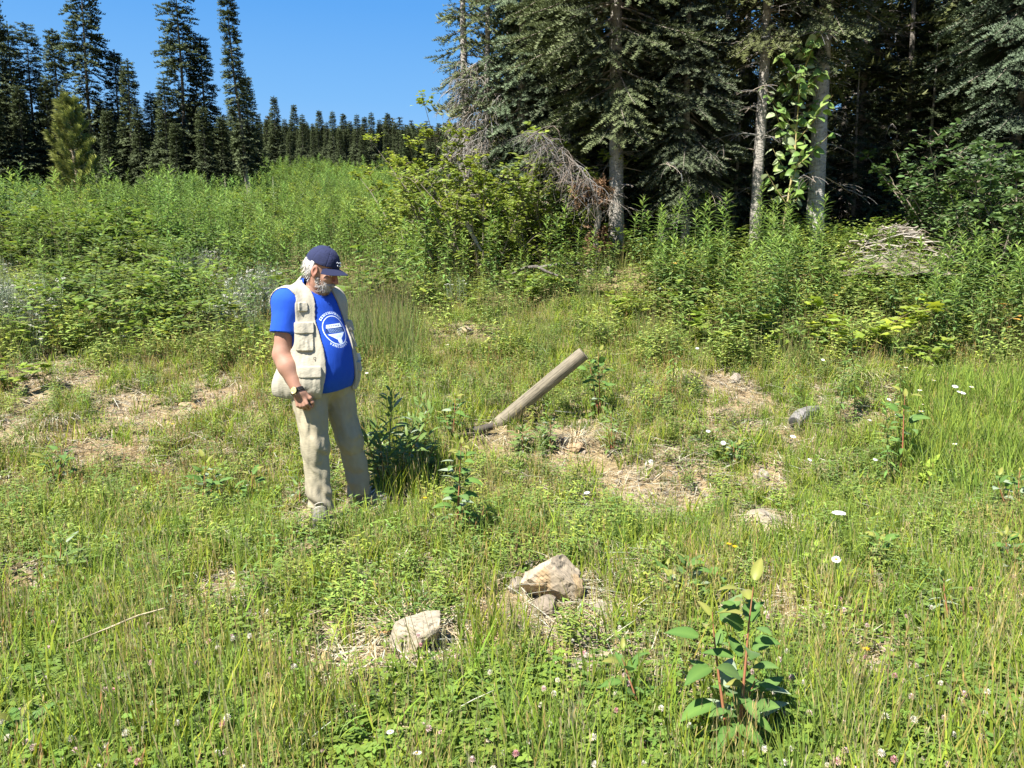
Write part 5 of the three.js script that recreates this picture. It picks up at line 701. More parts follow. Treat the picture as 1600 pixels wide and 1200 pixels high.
  const patchOn = (name, parent, c, yaw, w, h, deep, tone = VT, round = .012) => {
    const cy = Math.cos(yaw), sy = Math.sin(yaw); const f = (x, y, z) => { const dx = x - c[0], dz = z - c[2], u = dx * cy - dz * sy, v = y - c[1], q = dx * sy + dz * cy, a = Math.abs(u) - w + round, b = Math.abs(v) - h + round, box = Math.hypot(Math.max(a, 0), Math.max(b, 0)) + Math.min(Math.max(a, b), 0) - round; const o = vestSkin(x, y, z); return smax(Math.max(o - deep + .004 * wr(x, y, z, 20, 20, 20, 2), -o - .02, -q - .03), box, .007); };
    const e = Math.max(w, .06) + .06; return part(parent, name, meshField(f, [c[0] - e, c[1] - h - .02, c[2] - e], [c[0] + e, c[1] + h + .02, c[2] + e], .005, dusty(tone)), tanCloth);
  };
  const pk = (x, y, yaw, w, h, flap) => { const s = V(Math.sin(yaw), 0, Math.cos(yaw)); let t = .4; while (vestSkin(x + 0 * s.x, y, t) > 0 && t > -.3) t -= .004; const c = [x, y, t - .01], p = patchOn('pocket', vestPart, c, yaw, w, h, .012); if (flap) patchOn('pocket_flap', vestPart, [c[0], c[1] + h - .028, c[2]], yaw, w + .005, .036, .0185); return p; };
  pk(-.185, 1.185, -.75, .055, .085, true); pk(-.2, .90, -.7, .065, .1, true); pk(.18, 1.18, .75, .055, .085, true); pk(.2, .91, .7, .065, .09, true); pk(-.165, 1.37, -.5, .03, .03, false);
  { const g = new GB(), c = V(-.2, 1.065, .1), pts = []; let t = .4; while (vestSkin(-.17, 1.065, t) > 0) t -= .004; for (let k = 0; k <= 10; k++) { const a = PI * k / 10; pts.push(V(-.17 + .014 * Math.cos(a) * .8, 1.06 - .016 * Math.sin(a), t + .012)); } pts.push(pts[0].clone()); g.tube(pts, .0018, 5, [.12, .12, .11], { cap: false }); part(vestPart, 'ring', g.build(), new THREE.MeshStandardMaterial({ vertexColors: true, roughness: .35, metalness: .8 })); }

  { const b = new GB(), c = V(.205, 1.03, .17), q = []; for (const [u, v] of [[-.02, -.024], [.02, -.024], [.02, .024], [-.02, .024]]) q.push([u, v]); for (const z of [.002, -.002]) { const id = q.map(([u, v]) => b.v(u, v, z + .004 * Math.sin(u * 80), 0, 0, Math.sign(z), [.6, .58, .52])); b.q(...id); } const m = part(vestPart, 'white_tag', b.build(), tanCloth); m.position.copy(c); m.rotation.set(-.2, -.5, .1); }
  // trousers
  const leg = (x, y, z, h, k, a, s) => { let d = cone(x, y, z, h, k, .122, .078); d = smin(d, cone(x, y, z, k, [a[0], .06, a[2] - .01], .078, .077), .06); const kn = Math.exp(-(((y - .47) / .14) ** 2)), hem = sstep(.3, .1, y), seat = sstep(.7, .85, y); return d + .009 * Math.sin((y + .75 * (z - a[2]) + .5 * (x - a[0]) * s) * 46 + 6 * wr(x, y, z, 5, 5, 5, s)) * (.1 + 1.3 * hem + .35 * kn) * (1 - .6 * seat) * (.4 + .9 * Math.abs(wr(x, y, z, 7, 7, 7, 77))) + .026 * wr(x, y, z, 12, 4, 12, 40 + s) + .012 * wr(x, y * .6 + z, z, 16, 16, 16, 90 + s) + .016 * (.25 - Math.min(.5, Math.abs(wr(x + y * .5 * s, y * .9 + z * .6, z, 7, 8, 7, 61 + s)))) * (.25 + .8 * sstep(.75, .3, y)); };
  const trousers = (x, y, z) => { let d = smin(leg(x, y, z, hipR, kneeR, ankR, 1), leg(x, y, z, hipL, kneeL, ankL, -1), .03); d = smin(d, ell(x, y, z, [0, .91, .045], [.2, .14, .165]), .06); d = smax(d, y - .95, .02); return smax(d, .075 + .012 * Math.sin(z * 30 + x * 11) - y, .008); };
  part(me, 'trousers', meshField(trousers, [-.3, .04, -.16], [.42, .98, .3], .0085, (x, y, z) => { const c = dusty([.315, .278, .192])(x, y, z), dirt = sstep(.45, .06, y) * (.5 + .5 * noise3(x * 25, y * 25, z * 25)) * .12; return [c[0] * (1 - dirt), c[1] * (1 - dirt), c[2] * (1 - dirt * 1.2)]; }), tanCloth);

  // boots
  for (const [a, yaw, label] of [[ankR, -.72], [ankL, .42]]) {
    const g = new THREE.Group(); g.name = 'boot'; g.position.set(a[0], .0, a[2] - .02); g.rotation.y = yaw; me.add(g);
    const upper = (x, y, z) => { let d = smin(ell(x, y, z, [0, .055, .135], [.05, .05, .085]), ell(x, y, z, [0, .06, -.01], [.044, .06, .07]), .05); d = smin(d, cone(x, y, z, [0, .08, .005], [0, .19, -.012], .052, .054), .05); return smax(smax(d, .02 - y, .006), y - .175, .01) + .0025 * wr(x, y, z, 40, 40, 40, 3); };
    part(g, 'upper', meshField(upper, [-.08, 0, -.11], [.08, .2, .25], .006, (x, y, z) => { const k = 1 + .25 * fbm3(x * 50, y * 50, z * 50, 3), q = z > .16 || (y < .06 && z < .0); return q ? [.085 * k, .08 * k, .07 * k] : [.15 * k, .14 * k, .105 * k]; }), leather);
    const sole = (x, y, z) => Math.max(smin(ell(x, .02, z, [0, .02, .135], [.056, .05, .09]), ell(x, .02, z, [0, .02, -.01], [.049, .06, .078]), .06), y - .026, -y);
    part(g, 'sole', meshField(sole, [-.08, -.01, -.11], [.08, .04, .25], .006, [.03, .03, .028]), leather);
    for (let k = 0; k < 5; k++) { const y = .095 + k * .017, z = .125 - k * .026, b = new GB(); b.tube([V(-.033, y - .012, z - .012), V(-.012, y + .004, z + .006), V(.012, y + .006, z + .006), V(.033, y - .012, z - .012)], .0034, 5, [.46, .43, .36]); part(g, 'lace', b.build(), leather); }
  }

  // cap, hair, beard: built in the head's frame
  const hd = new THREE.Group(); hd.name = 'cap'; hd.position.copy(H0); hd.quaternion.copy(HQ); me.add(hd);
  const crown = (x, y, z) => { const a = Math.atan2(x, z), seam = Math.abs(((a / (PI / 3) + .5) % 1 + 1) % 1 - .5), o = ell(x, y, z, [0, .048, -.012], [.089, .112, .112]) + .0016 * sstep(.06, .0, seam) - .004 * wr(x, y, z, 18, 18, 18, 7), base = .042 + .012 * sstep(0, .1, z) - .01 * sstep(0, -.1, z); return Math.max(smax(o, base - y, .006), -(o + .006)); };
  const NV = [.012, .0175, .06], navyTone = (x, y, z) => { const k = 1 + .15 * fbm3(x * 70, y * 70, z * 70, 2); return [NV[0] * k, NV[1] * k, NV[2] * k]; };
  part(hd, 'crown', meshField(crown, [-.11, .0, -.14], [.11, .18, .12], .004, navyTone), navy);
  { const b = new GB(), nu = 18, nv = 8, rows = []; for (const up of [1, -1]) { const g = []; for (let j = 0; j <= nv; j++) { const row = []; for (let i = 0; i <= nu; i++) { const u = i / nu * 2 - 1, v = j / nv, ex = .084 * Math.sin(u * 1.25), z0 = -.012 + .108 * Math.sqrt(Math.max(0, 1 - (ex / .09) ** 2)), L = .078 * Math.pow(Math.max(0, 1 - Math.pow(Math.abs(u), 2.6)), .6), x = ex * (1 + .03 * v), z = z0 - .006 + L * v, y = .056 - .030 * u * u - .010 * v * v - .02 * v * u * u; row.push(b.v(x, y + up * .0018, z, u * .35 * up, up, .25 * up, NV)); } g.push(row); } for (let j = 0; j < nv; j++) for (let i = 0; i < nu; i++) b.q(g[j][i], g[j][i + 1], g[j + 1][i + 1], g[j + 1][i]); rows.push(g); } for (let i = 0; i < nu; i++) b.q(rows[0][nv][i], rows[0][nv][i + 1], rows[1][nv][i + 1], rows[1][nv][i]); part(hd, 'brim', b.build(), navy); }
  { const b = new GB(); b.blob(V(0, .161, -.012), .008, NV, [1, .6, 1], 10, 6); part(hd, 'button', b.build(), navy); }
  { const b = new GB(), w = [.62, .66, .72]; for (let r = 0; r < 2; r++) for (let i = 0; i < 4; i++) { const x = -.030 + i * .0155 + (r ? .004 : 0), y = .094 - r * .017, z = Math.sqrt(Math.max(0, 1 - (x / .089) ** 2 - ((y - .048) / .112) ** 2)) * .112 - .012 + .003; b.blob(V(x, y, z), .0062, w, [.75, 1, .35], 6, 4); b.blob(V(x + .006, y - .002, z), .005, w, [.5, 1.1, .35], 6, 4); } part(hd, 'emblem', b.build(), leather); }
  const hairField = (x, y, z) => { const w = .007 * fbm3(x * 60, y * 22, z * 60, 3); let d = ell(x, y, z, [0, .02, -.022], [.088, .098, .106]) + w; d = smax(d, y - .066, .008); d = smax(d, z + .022 + .3 * Math.max(0, -y - .02), .012); return smax(d, -.088 - y + .012 * noise3(x * 55, 0, z * 55), .006); };
  const grey = (x, y, z) => { const k = 1 + .35 * fbm3(x * 90, y * 25, z * 90, 3); return [.40 * k, .385 * k, .36 * k]; };
  const hairGeo = meshField(hairField, [-.11, -.11, -.15], [.11, .08, .05], .004, grey), hb = new GB(), r = rng(71);
  for (let k = 0; k < 260; k++) { const a = PI + (r() - .5) * 3.5, y = mix(-.075, .055, r()), rr = Math.sqrt(Math.max(.1, 1 - ((y - .02) / .098) ** 2)), p = V(Math.sin(a) * .086 * rr, y, -.022 + Math.cos(a) * .104 * rr); if (p.z > -.035) continue; hb.leaf(p, V(Math.sin(a) * .4 + (r() - .5) * .5, -1, Math.cos(a) * .45 + (r() - .5) * .5), V(Math.sin(a), .2, Math.cos(a)), .02 + .022 * r(), .004, -.2 * r(), jit([.43, .415, .385], r, .25), { seg: 3, prof: PROF.grass }); }
  const hairM = part(me, 'hair', mergeGeometries([hairGeo, hb.build()]), hairMat); hairM.position.copy(H0); hairM.quaternion.copy(HQ);
  const beardField = (x, y, z) => { const s = Math.abs(x), w = .008 * fbm3(x * 70, y * 70, z * 70, 3); let d = ell(x, y, z, [0, -.068, .036], [.0615, .057, .0725]) + w; d = smin(d, ell(s, y, z, [.066, -.03, .016], [.012, .04, .014]) + w, .02); d = smax(d, y + .032 + .03 * sstep(.05, .02, s) + .1 * Math.max(0, z - .07), .01); d = smin(d, cone(s, y, z, [0, -.05, .108], [.03, -.062, .09], .011, .01) + w, .01); return smax(d, -ell(x, y, z, [0, -.068, .108], [.02, .0065, .02]), .004); };
  const beardGeo = meshField(beardField, [-.1, -.15, -.04], [.1, .03, .13], .004, (x, y, z) => { const k = .85 + .5 * fbm3(x * 80, y * 60, z * 80, 3), d = sstep(-.03, -.06, y) * .15; return [(.25 + d) * k, (.215 + d) * k, (.185 + d) * k]; }), bb = new GB();
  for (let k = 0; k < 420; k++) { const a = (r() - .5) * 3.6, y = mix(-.125, -.03, r()), rr = Math.sqrt(Math.max(.06, 1 - ((y + .068) / .066) ** 2)), p = V(Math.sin(a) * .067 * rr, y, .036 + Math.cos(a) * .076 * rr); bb.leaf(p, V(Math.sin(a) + (r() - .5) * .8, -.9, Math.cos(a) + (r() - .5) * .8), V(Math.sin(a), .5, Math.cos(a)),   .008 + .009 * r(), .0026, .8 * (r() - .3), jit([.28, .255, .23], r, .4), { seg: 2, prof: PROF.grass }); }
  const beard = part(me, 'beard', mergeGeometries([beardGeo, bb.build()]), hairMat); beard.position.copy(H0); beard.quaternion.copy(HQ);

  // wrist watch
  const wt = new THREE.Group(); wt.name = 'watch'; me.add(wt); const ax = V(...RW).sub(V(...RE)).normalize(), wp = V(...RW).addScaledVector(ax, -.012), nn = hr.n.clone().addScaledVector(ax, -hr.n.dot(ax)).normalize(); wt.position.copy(wp); wt.quaternion.setFromRotationMatrix(new THREE.Matrix4().makeBasis(ax.clone().cross(nn).normalize(), nn, ax.clone().cross(nn).normalize().cross(nn)));
  const ring = []; for (let k = 0; k <= 24; k++) { const a = k / 24 * 2 * PI; ring.push(V(Math.cos(a) * .041, Math.sin(a) * .041, 0)); } const sb = new GB(); for (const dz of [-.008, 0, .008]) sb.tube(ring.map((p) => p.clone().setZ(dz)), .0048, 6, [.012, .012, .013], { cap: false }); part(wt, 'strap', sb.build(), leather);
  const metal = new THREE.MeshStandardMaterial({ color: new THREE.Color(.55, .46, .22), metalness: .85, roughness: .35 }), cs = part(wt, 'case', new THREE.CylinderGeometry(.022, .023, .011, 28), new THREE.MeshStandardMaterial({ color: 0x16140f, metalness: .5, roughness: .4 })); cs.position.y = .046; const rim = part(wt, 'rim', new THREE.TorusGeometry(.0195, .0025, 8, 28), metal); rim.rotation.x = PI / 2; rim.position.y = .052; const dial = part(wt, 'dial', new THREE.CylinderGeometry(.018, .018, .002, 28), new THREE.MeshPhysicalMaterial({ color: new THREE.Color(.5, .46, .2), roughness: .3, clearcoat: .6 })); dial.position.y = .053; const crownB = part(wt, 'winder', new THREE.CylinderGeometry(.003, .003, .006, 10), metal); crownB.rotation.x = PI / 2; crownB.position.set(0, .046, -.026);
  const hands = new GB(); hands.tube([V(0, 0, 0), V(.009, 0, .006)], .0009, 4, [.02, .02, .02]); hands.tube([V(0, 0, 0), V(-.004, 0, -.013)], .0007, 4, [.02, .02, .02]); part(wt, 'watch_hands', hands.build(), leather).position.y = .0545;
}

// ------------------------------------------------------------------ the leaning post
const along = (px, py, h) => { let best = null; const [a, b] = sight(px, py); for (let d = 1.5; d < 60; d *= 1.01) { const x = a * d, y = EYE + b * d, g = heightAt(x, -d); if (y - g < h) { best = V(x, y, -d); break; } } return best ?? hit(px, py); };   // the point on a sight line that floats h above the ground
{
  const D = 6.62, p0 = at(764, 675, D), p1 = at(912, 552, D - .06), ax = p1.clone().sub(p0), L = ax.length() + .34; ax.normalize(); const o = p0.clone().addScaledVector(ax, -.34), up = V(0, 1, 0).addScaledVector(ax, -ax.y).normalize(), sd = ax.clone().cross(up), b = new GB(), rows = [], NS = 56, NL = 90, rad = (a, t) => { const g = noise2(Math.cos(a) * 9 + 3, Math.sin(a) * 9 + t * .7), cr = Math.pow(Math.max(0, noise2(a * 7 / PI + 20, t * 1.6 + 5)), 2); return (.0605 + .005 * (1 - t)) * (1 + .022 * g + .012 * noise3(Math.cos(a) * 3, Math.sin(a) * 3, t * 4) - .05 * cr - (Math.abs(((a - 2.2) + PI * 3) % (2 * PI) - PI) < .09 ? .14 * sstep(.62, .3, t) : 0)); };
  for (let k = 0; k <= NL; k++) { const t = k / NL, row = []; for (let j = 0; j <= NS; j++) { const a = j / NS * 2 * PI, ch = t > .992 ? .965 : 1, r = rad(a % (2 * PI), t) * ch, e = .004, c = Math.cos(a), s = Math.sin(a), da = (rad((a + e) % (2 * PI), t) - rad(a % (2 * PI), t)) / e / r, x = o.clone().addScaledVector(ax, t * L).addScaledVector(up, c * r).addScaledVector(sd, s * r), n = up.clone().multiplyScalar(c).addScaledVector(sd, s).addScaledVector(up, s * da).addScaledVector(sd, -c * da).normalize(), w = .5 + .5 * fbm3(Math.cos(a) * 12, Math.sin(a) * 12, t * 3, 3), dk = noise3(Math.cos(a) * 2, Math.sin(a) * 2, t * 5 + 9) > .35 ? .86 : 1; row.push(b.v(x.x, x.y, x.z, n.x, n.y, n.z, [mix(.19, .29, w) * dk, mix(.168, .255, w) * dk, mix(.125, .185, w) * dk], a / PI * .21, t * L)); } if (k) for (let j = 0; j < NS; j++) b.q(rows[j], rows[j + 1], row[j + 1], row[j]); rows.length = 0; rows.push(...row); }
  const grain = dataTex(512, 256, (u, v) => { const k = .74 + .2 * tileNoise(u, v * .08 % 1, 90, 3) + .12 * tileNoise(u, v, 24, 9) - (tileNoise(u, v * .2 % 1, 60, 30) > .55 ? .3 : 0); return [k, k * .97, k * .92]; });
  const wood = new THREE.MeshStandardMaterial({ map: tw(grain, 2.4, 1), bumpMap: tw(grain, 2.4, 1), bumpScale: .004, vertexColors: true, roughness: .88 });
  const post = thing('wooden_post', 'weathered round wooden post leaning far over to the right', 'post'); part(post, 'shaft', b.build(), wood);
  const e = new GB(), c = o.clone().addScaledVector(ax, L + .001), rr = []; for (let q = 0; q <= 6; q++) { const row = []; for (let j = 0; j <= NS; j++) { const a = j / NS * 2 * PI, r = rad(a % (2 * PI), 1) * .965 * q / 6, x = c.clone().addScaledVector(up, Math.cos(a) * r).addScaledVector(sd, Math.sin(a) * r).addScaledVector(ax, .0015 * noise2(Math.cos(a) * 5, q * 2)), w = (q % 2 ? .9 : 1) * (1 + .2 * noise2(a * 3, q)); row.push(e.v(x.x, x.y, x.z, ax.x, ax.y, ax.z, [.36 * w, .31 * w, .22 * w], Math.cos(a) * r, Math.sin(a) * r)); } rr.push(row); } for (let q = 0; q < 6; q++) for (let j = 0; j < NS; j++) e.q(rr[q][j], rr[q][j + 1], rr[q + 1][j + 1], rr[q + 1][j]); part(post, 'end_face', e.build(), wood);
  // dark broken stub by the foot of the post
  const st = new GB(), r = rng(3), s0 = hit(742, 682); st.tube([s0.clone().add(V(-.12, .02, .02)), s0.clone().add(V(0, .05, 0)), s0.clone().add(V(.16, .09, -.03))], [.03, .04, .028], 9, [.06, .05, .04], { jag: .5 }); solo('broken_stub', 'dark broken wood at the foot of the leaning post', 'wood', null, st.build(), M.dull);
}
// ------------------------------------------------------------------ stones
const stoneTex = dataTex(256, 256, (u, v) => { const k = .8 + .16 * tileNoise(u, v, 9) + .14 * tileNoise(u, v, 34, 4) + (tileNoise(u, v, 60, 11) > .5 ? -.16 : 0); return [k, k * .985, k * .96]; });
const stoneMat = new THREE.MeshStandardMaterial({ map: tw(stoneTex, 3.2, 3.2), bumpMap: tw(stoneTex, 3.2, 3.2), bumpScale: .012, vertexColors: true, roughness: .93 });
function stoneGeo(seed, rx, ry, rz, tone, cuts = 11, peak = 0) {
  const r = rng(seed), base = new THREE.IcosahedronGeometry(1, 16), p = base.attributes.position, planes = []; for (let k = 0; k < cuts; k++) { const n = ball(r); n.y = n.y * .7 + .25; n.normalize(); planes.push([n, .55 + .3 * r()]); }
  const b = new GB(), q = V(), fn = []; const pos = []; for (let i = 0; i < p.count; i++) { q.fromBufferAttribute(p, i); for (const [n, d] of planes) { const s = q.dot(n) - d; if (s > 0) q.addScaledVector(n, -s * .96); } if (peak && q.y > 0) { const f = 1 - peak * q.y; q.x *= f; q.z *= f; } const w = 1 + .09 * fbm3(q.x * 3 + seed, q.y * 3, q.z * 3, 4) - .12 * Math.pow(Math.max(0, noise3(q.x * 5 + seed, q.y * 9, q.z * 5)), 2); pos.push([q.x * rx * w, q.y * ry * w, q.z * rz * w]); }
  for (let i = 0; i < p.count; i += 3) { const A = V(...pos[i]), B = V(...pos[i + 1]), C = V(...pos[i + 2]), n = B.clone().sub(A).cross(C.clone().sub(A)).normalize(), ids = [A, B, C].map((v) => { const m = 1.0 + .26 * fbm3(v.x * 9 / rx * .15 + seed, v.y * 14, v.z * 14, 3) + (noise3(v.x * 30, v.y * 30, v.z * 30) > .5 ? .1 : 0), ox = sstep(.25, .6, noise3(v.x * 11 + seed, v.y * 11, v.z * 11)); return b.v(v.x, v.y, v.z, n.x, n.y, n.z, [tone[0] * m * (1 + .12 * ox), tone[1] * m * (1 - .02 * ox), tone[2] * m * (1 - .22 * ox)], v.x + v.y, v.z + v.y * .7); }); b.t(...ids); }
  return b.build();
}
function stone(seed, px, py, w, hgt, label, tone = [.29, .25, .19], { deep = .8, sink = .35, tilt = [0, 0, 0], cuts, peak } = {}) {
  const p = hit(px, py), f = pixel(p)[2], rx = w / FOCAL * f / 2, ry = hgt / FOCAL * f / 2 / (1 - sink * .5), s = solo('stone', label, 'rock', null, stoneGeo(seed, rx, ry, rx * deep, tone, cuts, peak), stoneMat); s.position.set(p.x, p.y + ry * (1 - sink) - .01, p.z - rx * deep * .5); s.rotation.set(...tilt); return s;
}
stone(801, 866, 944, 136, 84, 'largest pale angular rock with a pointed top in the foreground', [.42, .345, .245], { deep: .7, peak: .42, tilt: [0, .4, .05], cuts: 14, sink: .18 });
stone(802, 812, 926, 42, 26, 'flat pale stone touching the left side of the largest rock', [.27, .23, .18], { tilt: [0, .9, -.15] });
stone(803, 850, 962, 66, 30, 'low cracked stone right under the largest rock', [.26, .215, .16], { tilt: [0, .2, 0], sink: .5 });
stone(804, 826, 892, 26, 22, 'small stone at the upper left shoulder of the largest rock', [.24, .21, .17]);
stone(805, 952, 968, 60, 32, 'half buried flat stone below and right of the largest rock', [.26, .225, .17], { sink: .5, tilt: [.1, .5, .1] });
stone(806, 905, 1008, 46, 30, 'dark edged stone lower right of the largest rock', [.2, .17, .13], { sink: .5 });
stone(807, 652, 1022, 98, 74, 'grey ribbed stone draped with dry grass at lower centre', [.37, .32, .235], { tilt: [.2, .3, .1], cuts: 16, sink: .3 });
stone(808, 602, 1000, 30, 24, 'small orange stone on the left of the grass draped one', [.42, .22, .08], { sink: .3 });
stone(809, 640, 1036, 44, 24, 'crumbled pale stone below the orange one', [.33, .28, .2], { sink: .5 });
stone(810, 508, 1060, 34, 46, 'yellowish upright stone left of the grass draped one', [.34, .3, .17], { sink: .3, peak: .3 });
stone(811, 898, 706, 34, 18, 'flat orange tan stone under the right end of the post', [.40, .28, .16], { sink: .4 });
stone(812, 880, 694, 24, 14, 'grey flat stone just left of the orange tan one', [.2, .19, .18], { sink: .4 });
stone(813, 1195, 818, 62, 24, 'flat pale slab in the open grass at right centre', [.33, .28, .21], { sink: .55 });
stone(814, 1192, 752, 22, 24, 'upright pale stone above the flat slab', [.28, .25, .2], { sink: .3, peak: .3 });
stone(815, 905, 1055, 54, 24, 'pale buried stone at the lower centre', [.31, .27, .22], { sink: .55 });
stone(816, 1383, 1058, 34, 30, 'pale stone among clover at the lower right', [.34, .3, .25], { sink: .4 });
stone(817, 1152, 598, 30, 16, 'pale stone in front of the leafy stand', [.3, .26, .21], { sink: .4 });
stone(818, 1120, 650, 34, 14, 'tan stone left of the charred log end', [.32, .24, .16], { sink: .5 });
stone(819, 725, 524, 34, 16, 'pale stone on the bare patch above the post', [.33, .29, .23], { sink: .4 });
stone(820, 290, 640, 30, 14, 'tan stone on the dry patch left of the man', [.36, .28, .17], { sink: .45 });
stone(821, 180, 610, 26, 12, 'pale stone at the left dry patch', [.33, .28, .2], { sink: .45 });
stone(822, 432, 676, 16, 12, 'small stone in the grass beside the trousers', [.33, .3, .25]);
stone(823, 1018, 735, 22, 18, 'white stone in the grass below the post tip sapling', [.5, .48, .44], { sink: .3 });
stone(824, 1330, 405, 26, 16, 'grey stone at the left foot of the stick pile', [.3, .29, .27]);
stone(825, 1462, 398, 40, 22, 'pale rounded stone at the right foot of the stick pile', [.4, .39, .36], { cuts: 6 });
stone(826, 925, 440, 34, 22, 'tan stone in the rubble under the mottled fir', [.36, .3, .22], { sink: .3 });
stone(827, 948, 432, 24, 18, 'pale stone right beside the tan one under the mottled fir', [.42, .37, .3], { sink: .3 });
stone(828, 905, 434, 20, 14, 'small pale stone left of the tan one under the mottled fir', [.38, .33, .27], { sink: .3 });
stone(829, 330, 1068, 36, 22, 'grey pink stone in the clover at the lower left', [.3, .25, .22], { sink: .5 });
stone(830, 345, 958, 34, 20, 'crumbly grey stone amid lower left grass', [.26, .23, .19], { sink: .5 });
{
  const r = rng(850), g = stoneGeo(851, .014, .009, .012, [.34, .295, .225], 8), L = [], q = new THREE.Quaternion(); let n = 0;
  for (let i = 0; i < 26000 && n < 3600; i++) { const D = Math.sqrt(mix(2, 110, r())), px = mix(-150, 1750, r()), x = (px - 800) / FOCAL * D, p = V(x, heightAt(x, -D), -D), b = bareness(p); if (r() > b * .9 + .05) continue; n++; const s = .35 + 2.2 * Math.pow(r(), 4), k = .7 + .6 * r(); L.push({ m: new THREE.Matrix4().compose(p, q.setFromAxisAngle(ball(r), r() * 6.3), V(s, s, s)), c: new THREE.Color(k * (1 + .1 * r()), k, k * (1 - .1 * r())) }); }
  stuff('gravel', 'small loose stones on the bare soil', 'gravel', g, stoneMat, L);
}
// ------------------------------------------------------------------ dead wood
{
  const r = rng(901), silver = [.185, .16, .14];
  const log = thing('charred_log', 'short log with a black burnt end lying in dry grass on the right', 'log'), lp = hit(1240, 668), lg = new GB(); log.position.copy(lp); lg.tube([V(-.02, .055, .06), V(.08, .085, -.06), V(.22, .10, -.2), V(.33, .09, -.32)], [.052, .06, .058, .04], 14, [.30, .285, .27], { jag: .25 }); part(log, 'wood', lg.build(), M.bark); const le = new GB(); le.blob(V(-.018, .054, .058), .05, [.018, .016, .015], [1, .95, .5], 14, 8); part(log, 'burnt_end', le.build(), M.dull);
  // the bent dead top with its mesh of twigs
  const tang = thing('dead_branch_tangle', 'bent dead treetop with a mesh of grey twigs before the mottled fir', 'dead tree'), g = new GB(), tw2 = new GB(), br = new GB(), Dd = 11.75, pts = [[936, 420], [930, 372], [936, 335], [928, 300], [905, 262], [880, 238], [856, 216], [838, 207]].map(([x, y], i) => at(x, y, Dd - .05 * i)), alt = [[925, 305], [900, 292], [880, 280], [866, 264], [856, 246], [854, 232]].map(([x, y], i) => at(x, y, Dd + .1 + .05 * i)), o = pts[0].clone(); tang.position.copy(o); const rel = (p) => p.clone().sub(o);
  g.tube(pts.map(rel), [.06, .05, .045, .035, .022, .016, .01, .005], 8, [.36, .31, .27], { jag: .2 }); g.tube(alt.map(rel), [.025, .02, .016, .012, .009, .004], 6, silver);
  const hang = (p, L, dir, t = .0055) => { const q = p.clone(), d = dir.clone(), a = [], n = 6; for (let k = 0; k <= n; k++) { a.push(q.clone()); d.y -= .16; d.x += (r() - .5) * .6; d.z += (r() - .5) * .6; d.normalize(); q.addScaledVector(d, L / n); } tw2.tube(a.map(rel), a.map((_, k) => mix(t, .0016, k / n)), 4, jit(silver, r, .3), { cap: false }); return a; };
  for (let k = 0; k < 120; k++) { const src = r() < .72 ? pts.slice(2) : alt, i = Math.floor(r() * (src.length - 1)), p = src[i].clone().lerp(src[i + 1], r()), a = hang(p, .26 + .36 * r(), V(-.35 + (r() - .5) * 1.5, .5 * (r() - .3), (r() - .5) * 1.5)); for (let j = 0; j < 4; j++) hang(a[1 + Math.floor(r() * 4)], .12 + .2 * r(), V((r() - .5) * 1.4, .1 - r() * .5, (r() - .5) * 1.4), .0032); }
  for (let k = 0; k < 330; k++) { const c = r() < .7 ? at(925 + (r() - .5) * 50, 300 + (r() - .5) * 36, Dd + (r() - .5) * .4) : at(935 + (r() - .5) * 22, 372 + (r() - .5) * 34, Dd + (r() - .5) * .2), d = ball(r); d.y -= .5; sprig(br, rel(c), d.normalize(), V(d.y, -d.x, .3).normalize(), .14, .075, .02, 5, [.19, .11, .055], [.33, .2, .11], r); }
  part(tang, 'stem', g.build(), M.bark); part(tang, 'twigs', tw2.build(), M.twig, 'stuff'); part(tang, 'brown_needles', br.build(), M.needle, 'stuff');
  // heap of sticks
  const heap = thing('brush_pile', 'heap of bleached dead sticks between the pale fir and the glossy bushes', 'brush pile'), hp = onGround(1388, 11.4); heap.position.copy(hp);
  const dome = (x, z) => .5 * Math.exp(-((x / .62) ** 2) - ((z / .6) ** 2)), mb = new GB(), mr = []; for (let i = 0; i <= 24; i++) { const row = []; for (let j = 0; j <= 24; j++) { const x = (i / 12 - 1) * 1.3, z = (j / 12 - 1) * 1.2, y = dome(x, z) * .8 - .12 + .06 * fbm2(x * 6, z * 6, 3), e = .05, n = V(dome(x - e, z) - dome(x + e, z), .1, dome(x, z - e) - dome(x, z + e)).normalize(), k = .8 + .4 * noise2(x * 14, z * 14); row.push(mb.v(x, y, z, n.x, n.y, n.z, [.20 * k, .17 * k, .135 * k])); } mr.push(row); } for (let i = 0; i < 24; i++) for (let j = 0; j < 24; j++) mb.q(mr[i][j], mr[i][j + 1], mr[i + 1][j + 1], mr[i + 1][j]); part(heap, 'litter_mound', mb.build(), M.dull);
  const sticks = []; for (let v = 0; v < 12; v++) { const s = new GB(), b = (r() - .5) * .25, c = jit([[.29, .265, .23], [.23, .205, .175], [.34, .31, .27], [.17, .14, .11]][v % 4], r, .1); s.tube([V(0, 0, -.5), V(b * .5, .03 * r(), -.2), V(b, .05 * r(), .15), V(b * .2, 0, .5)], [.016, .015, .012, .005], 6, c, { jag: .2 }); if (v % 2) s.tube([V(b * .7, .02, .0), V(b + .12, .05, .2), V(b + .16, .09, .32)], [.008, .006, .002], 4, c); sticks.push(s.build()); }
  for (let k = 0; k < 290; k++) { const a = r() * 6.3, q = Math.pow(r(), .6) * 1.05, x = Math.cos(a) * q, z = Math.sin(a) * q * .9, m = part(heap, 'stick', sticks[k % 12], M.twig), L = .16 + .42 * r() * r() + (k < 12 ? .3 : 0), t = (.3 + .45 * r()) * (k < 25 ? 1.6 : 1); m.position.set(x, dome(x, z) + .02 + .05 * r(), z); m.rotation.set((r() - .5) * .9 + (k % 23 === 0 ? 1 : 0), r() * 6.3, (r() - .5) * .6); m.scale.set(t, t, L); }
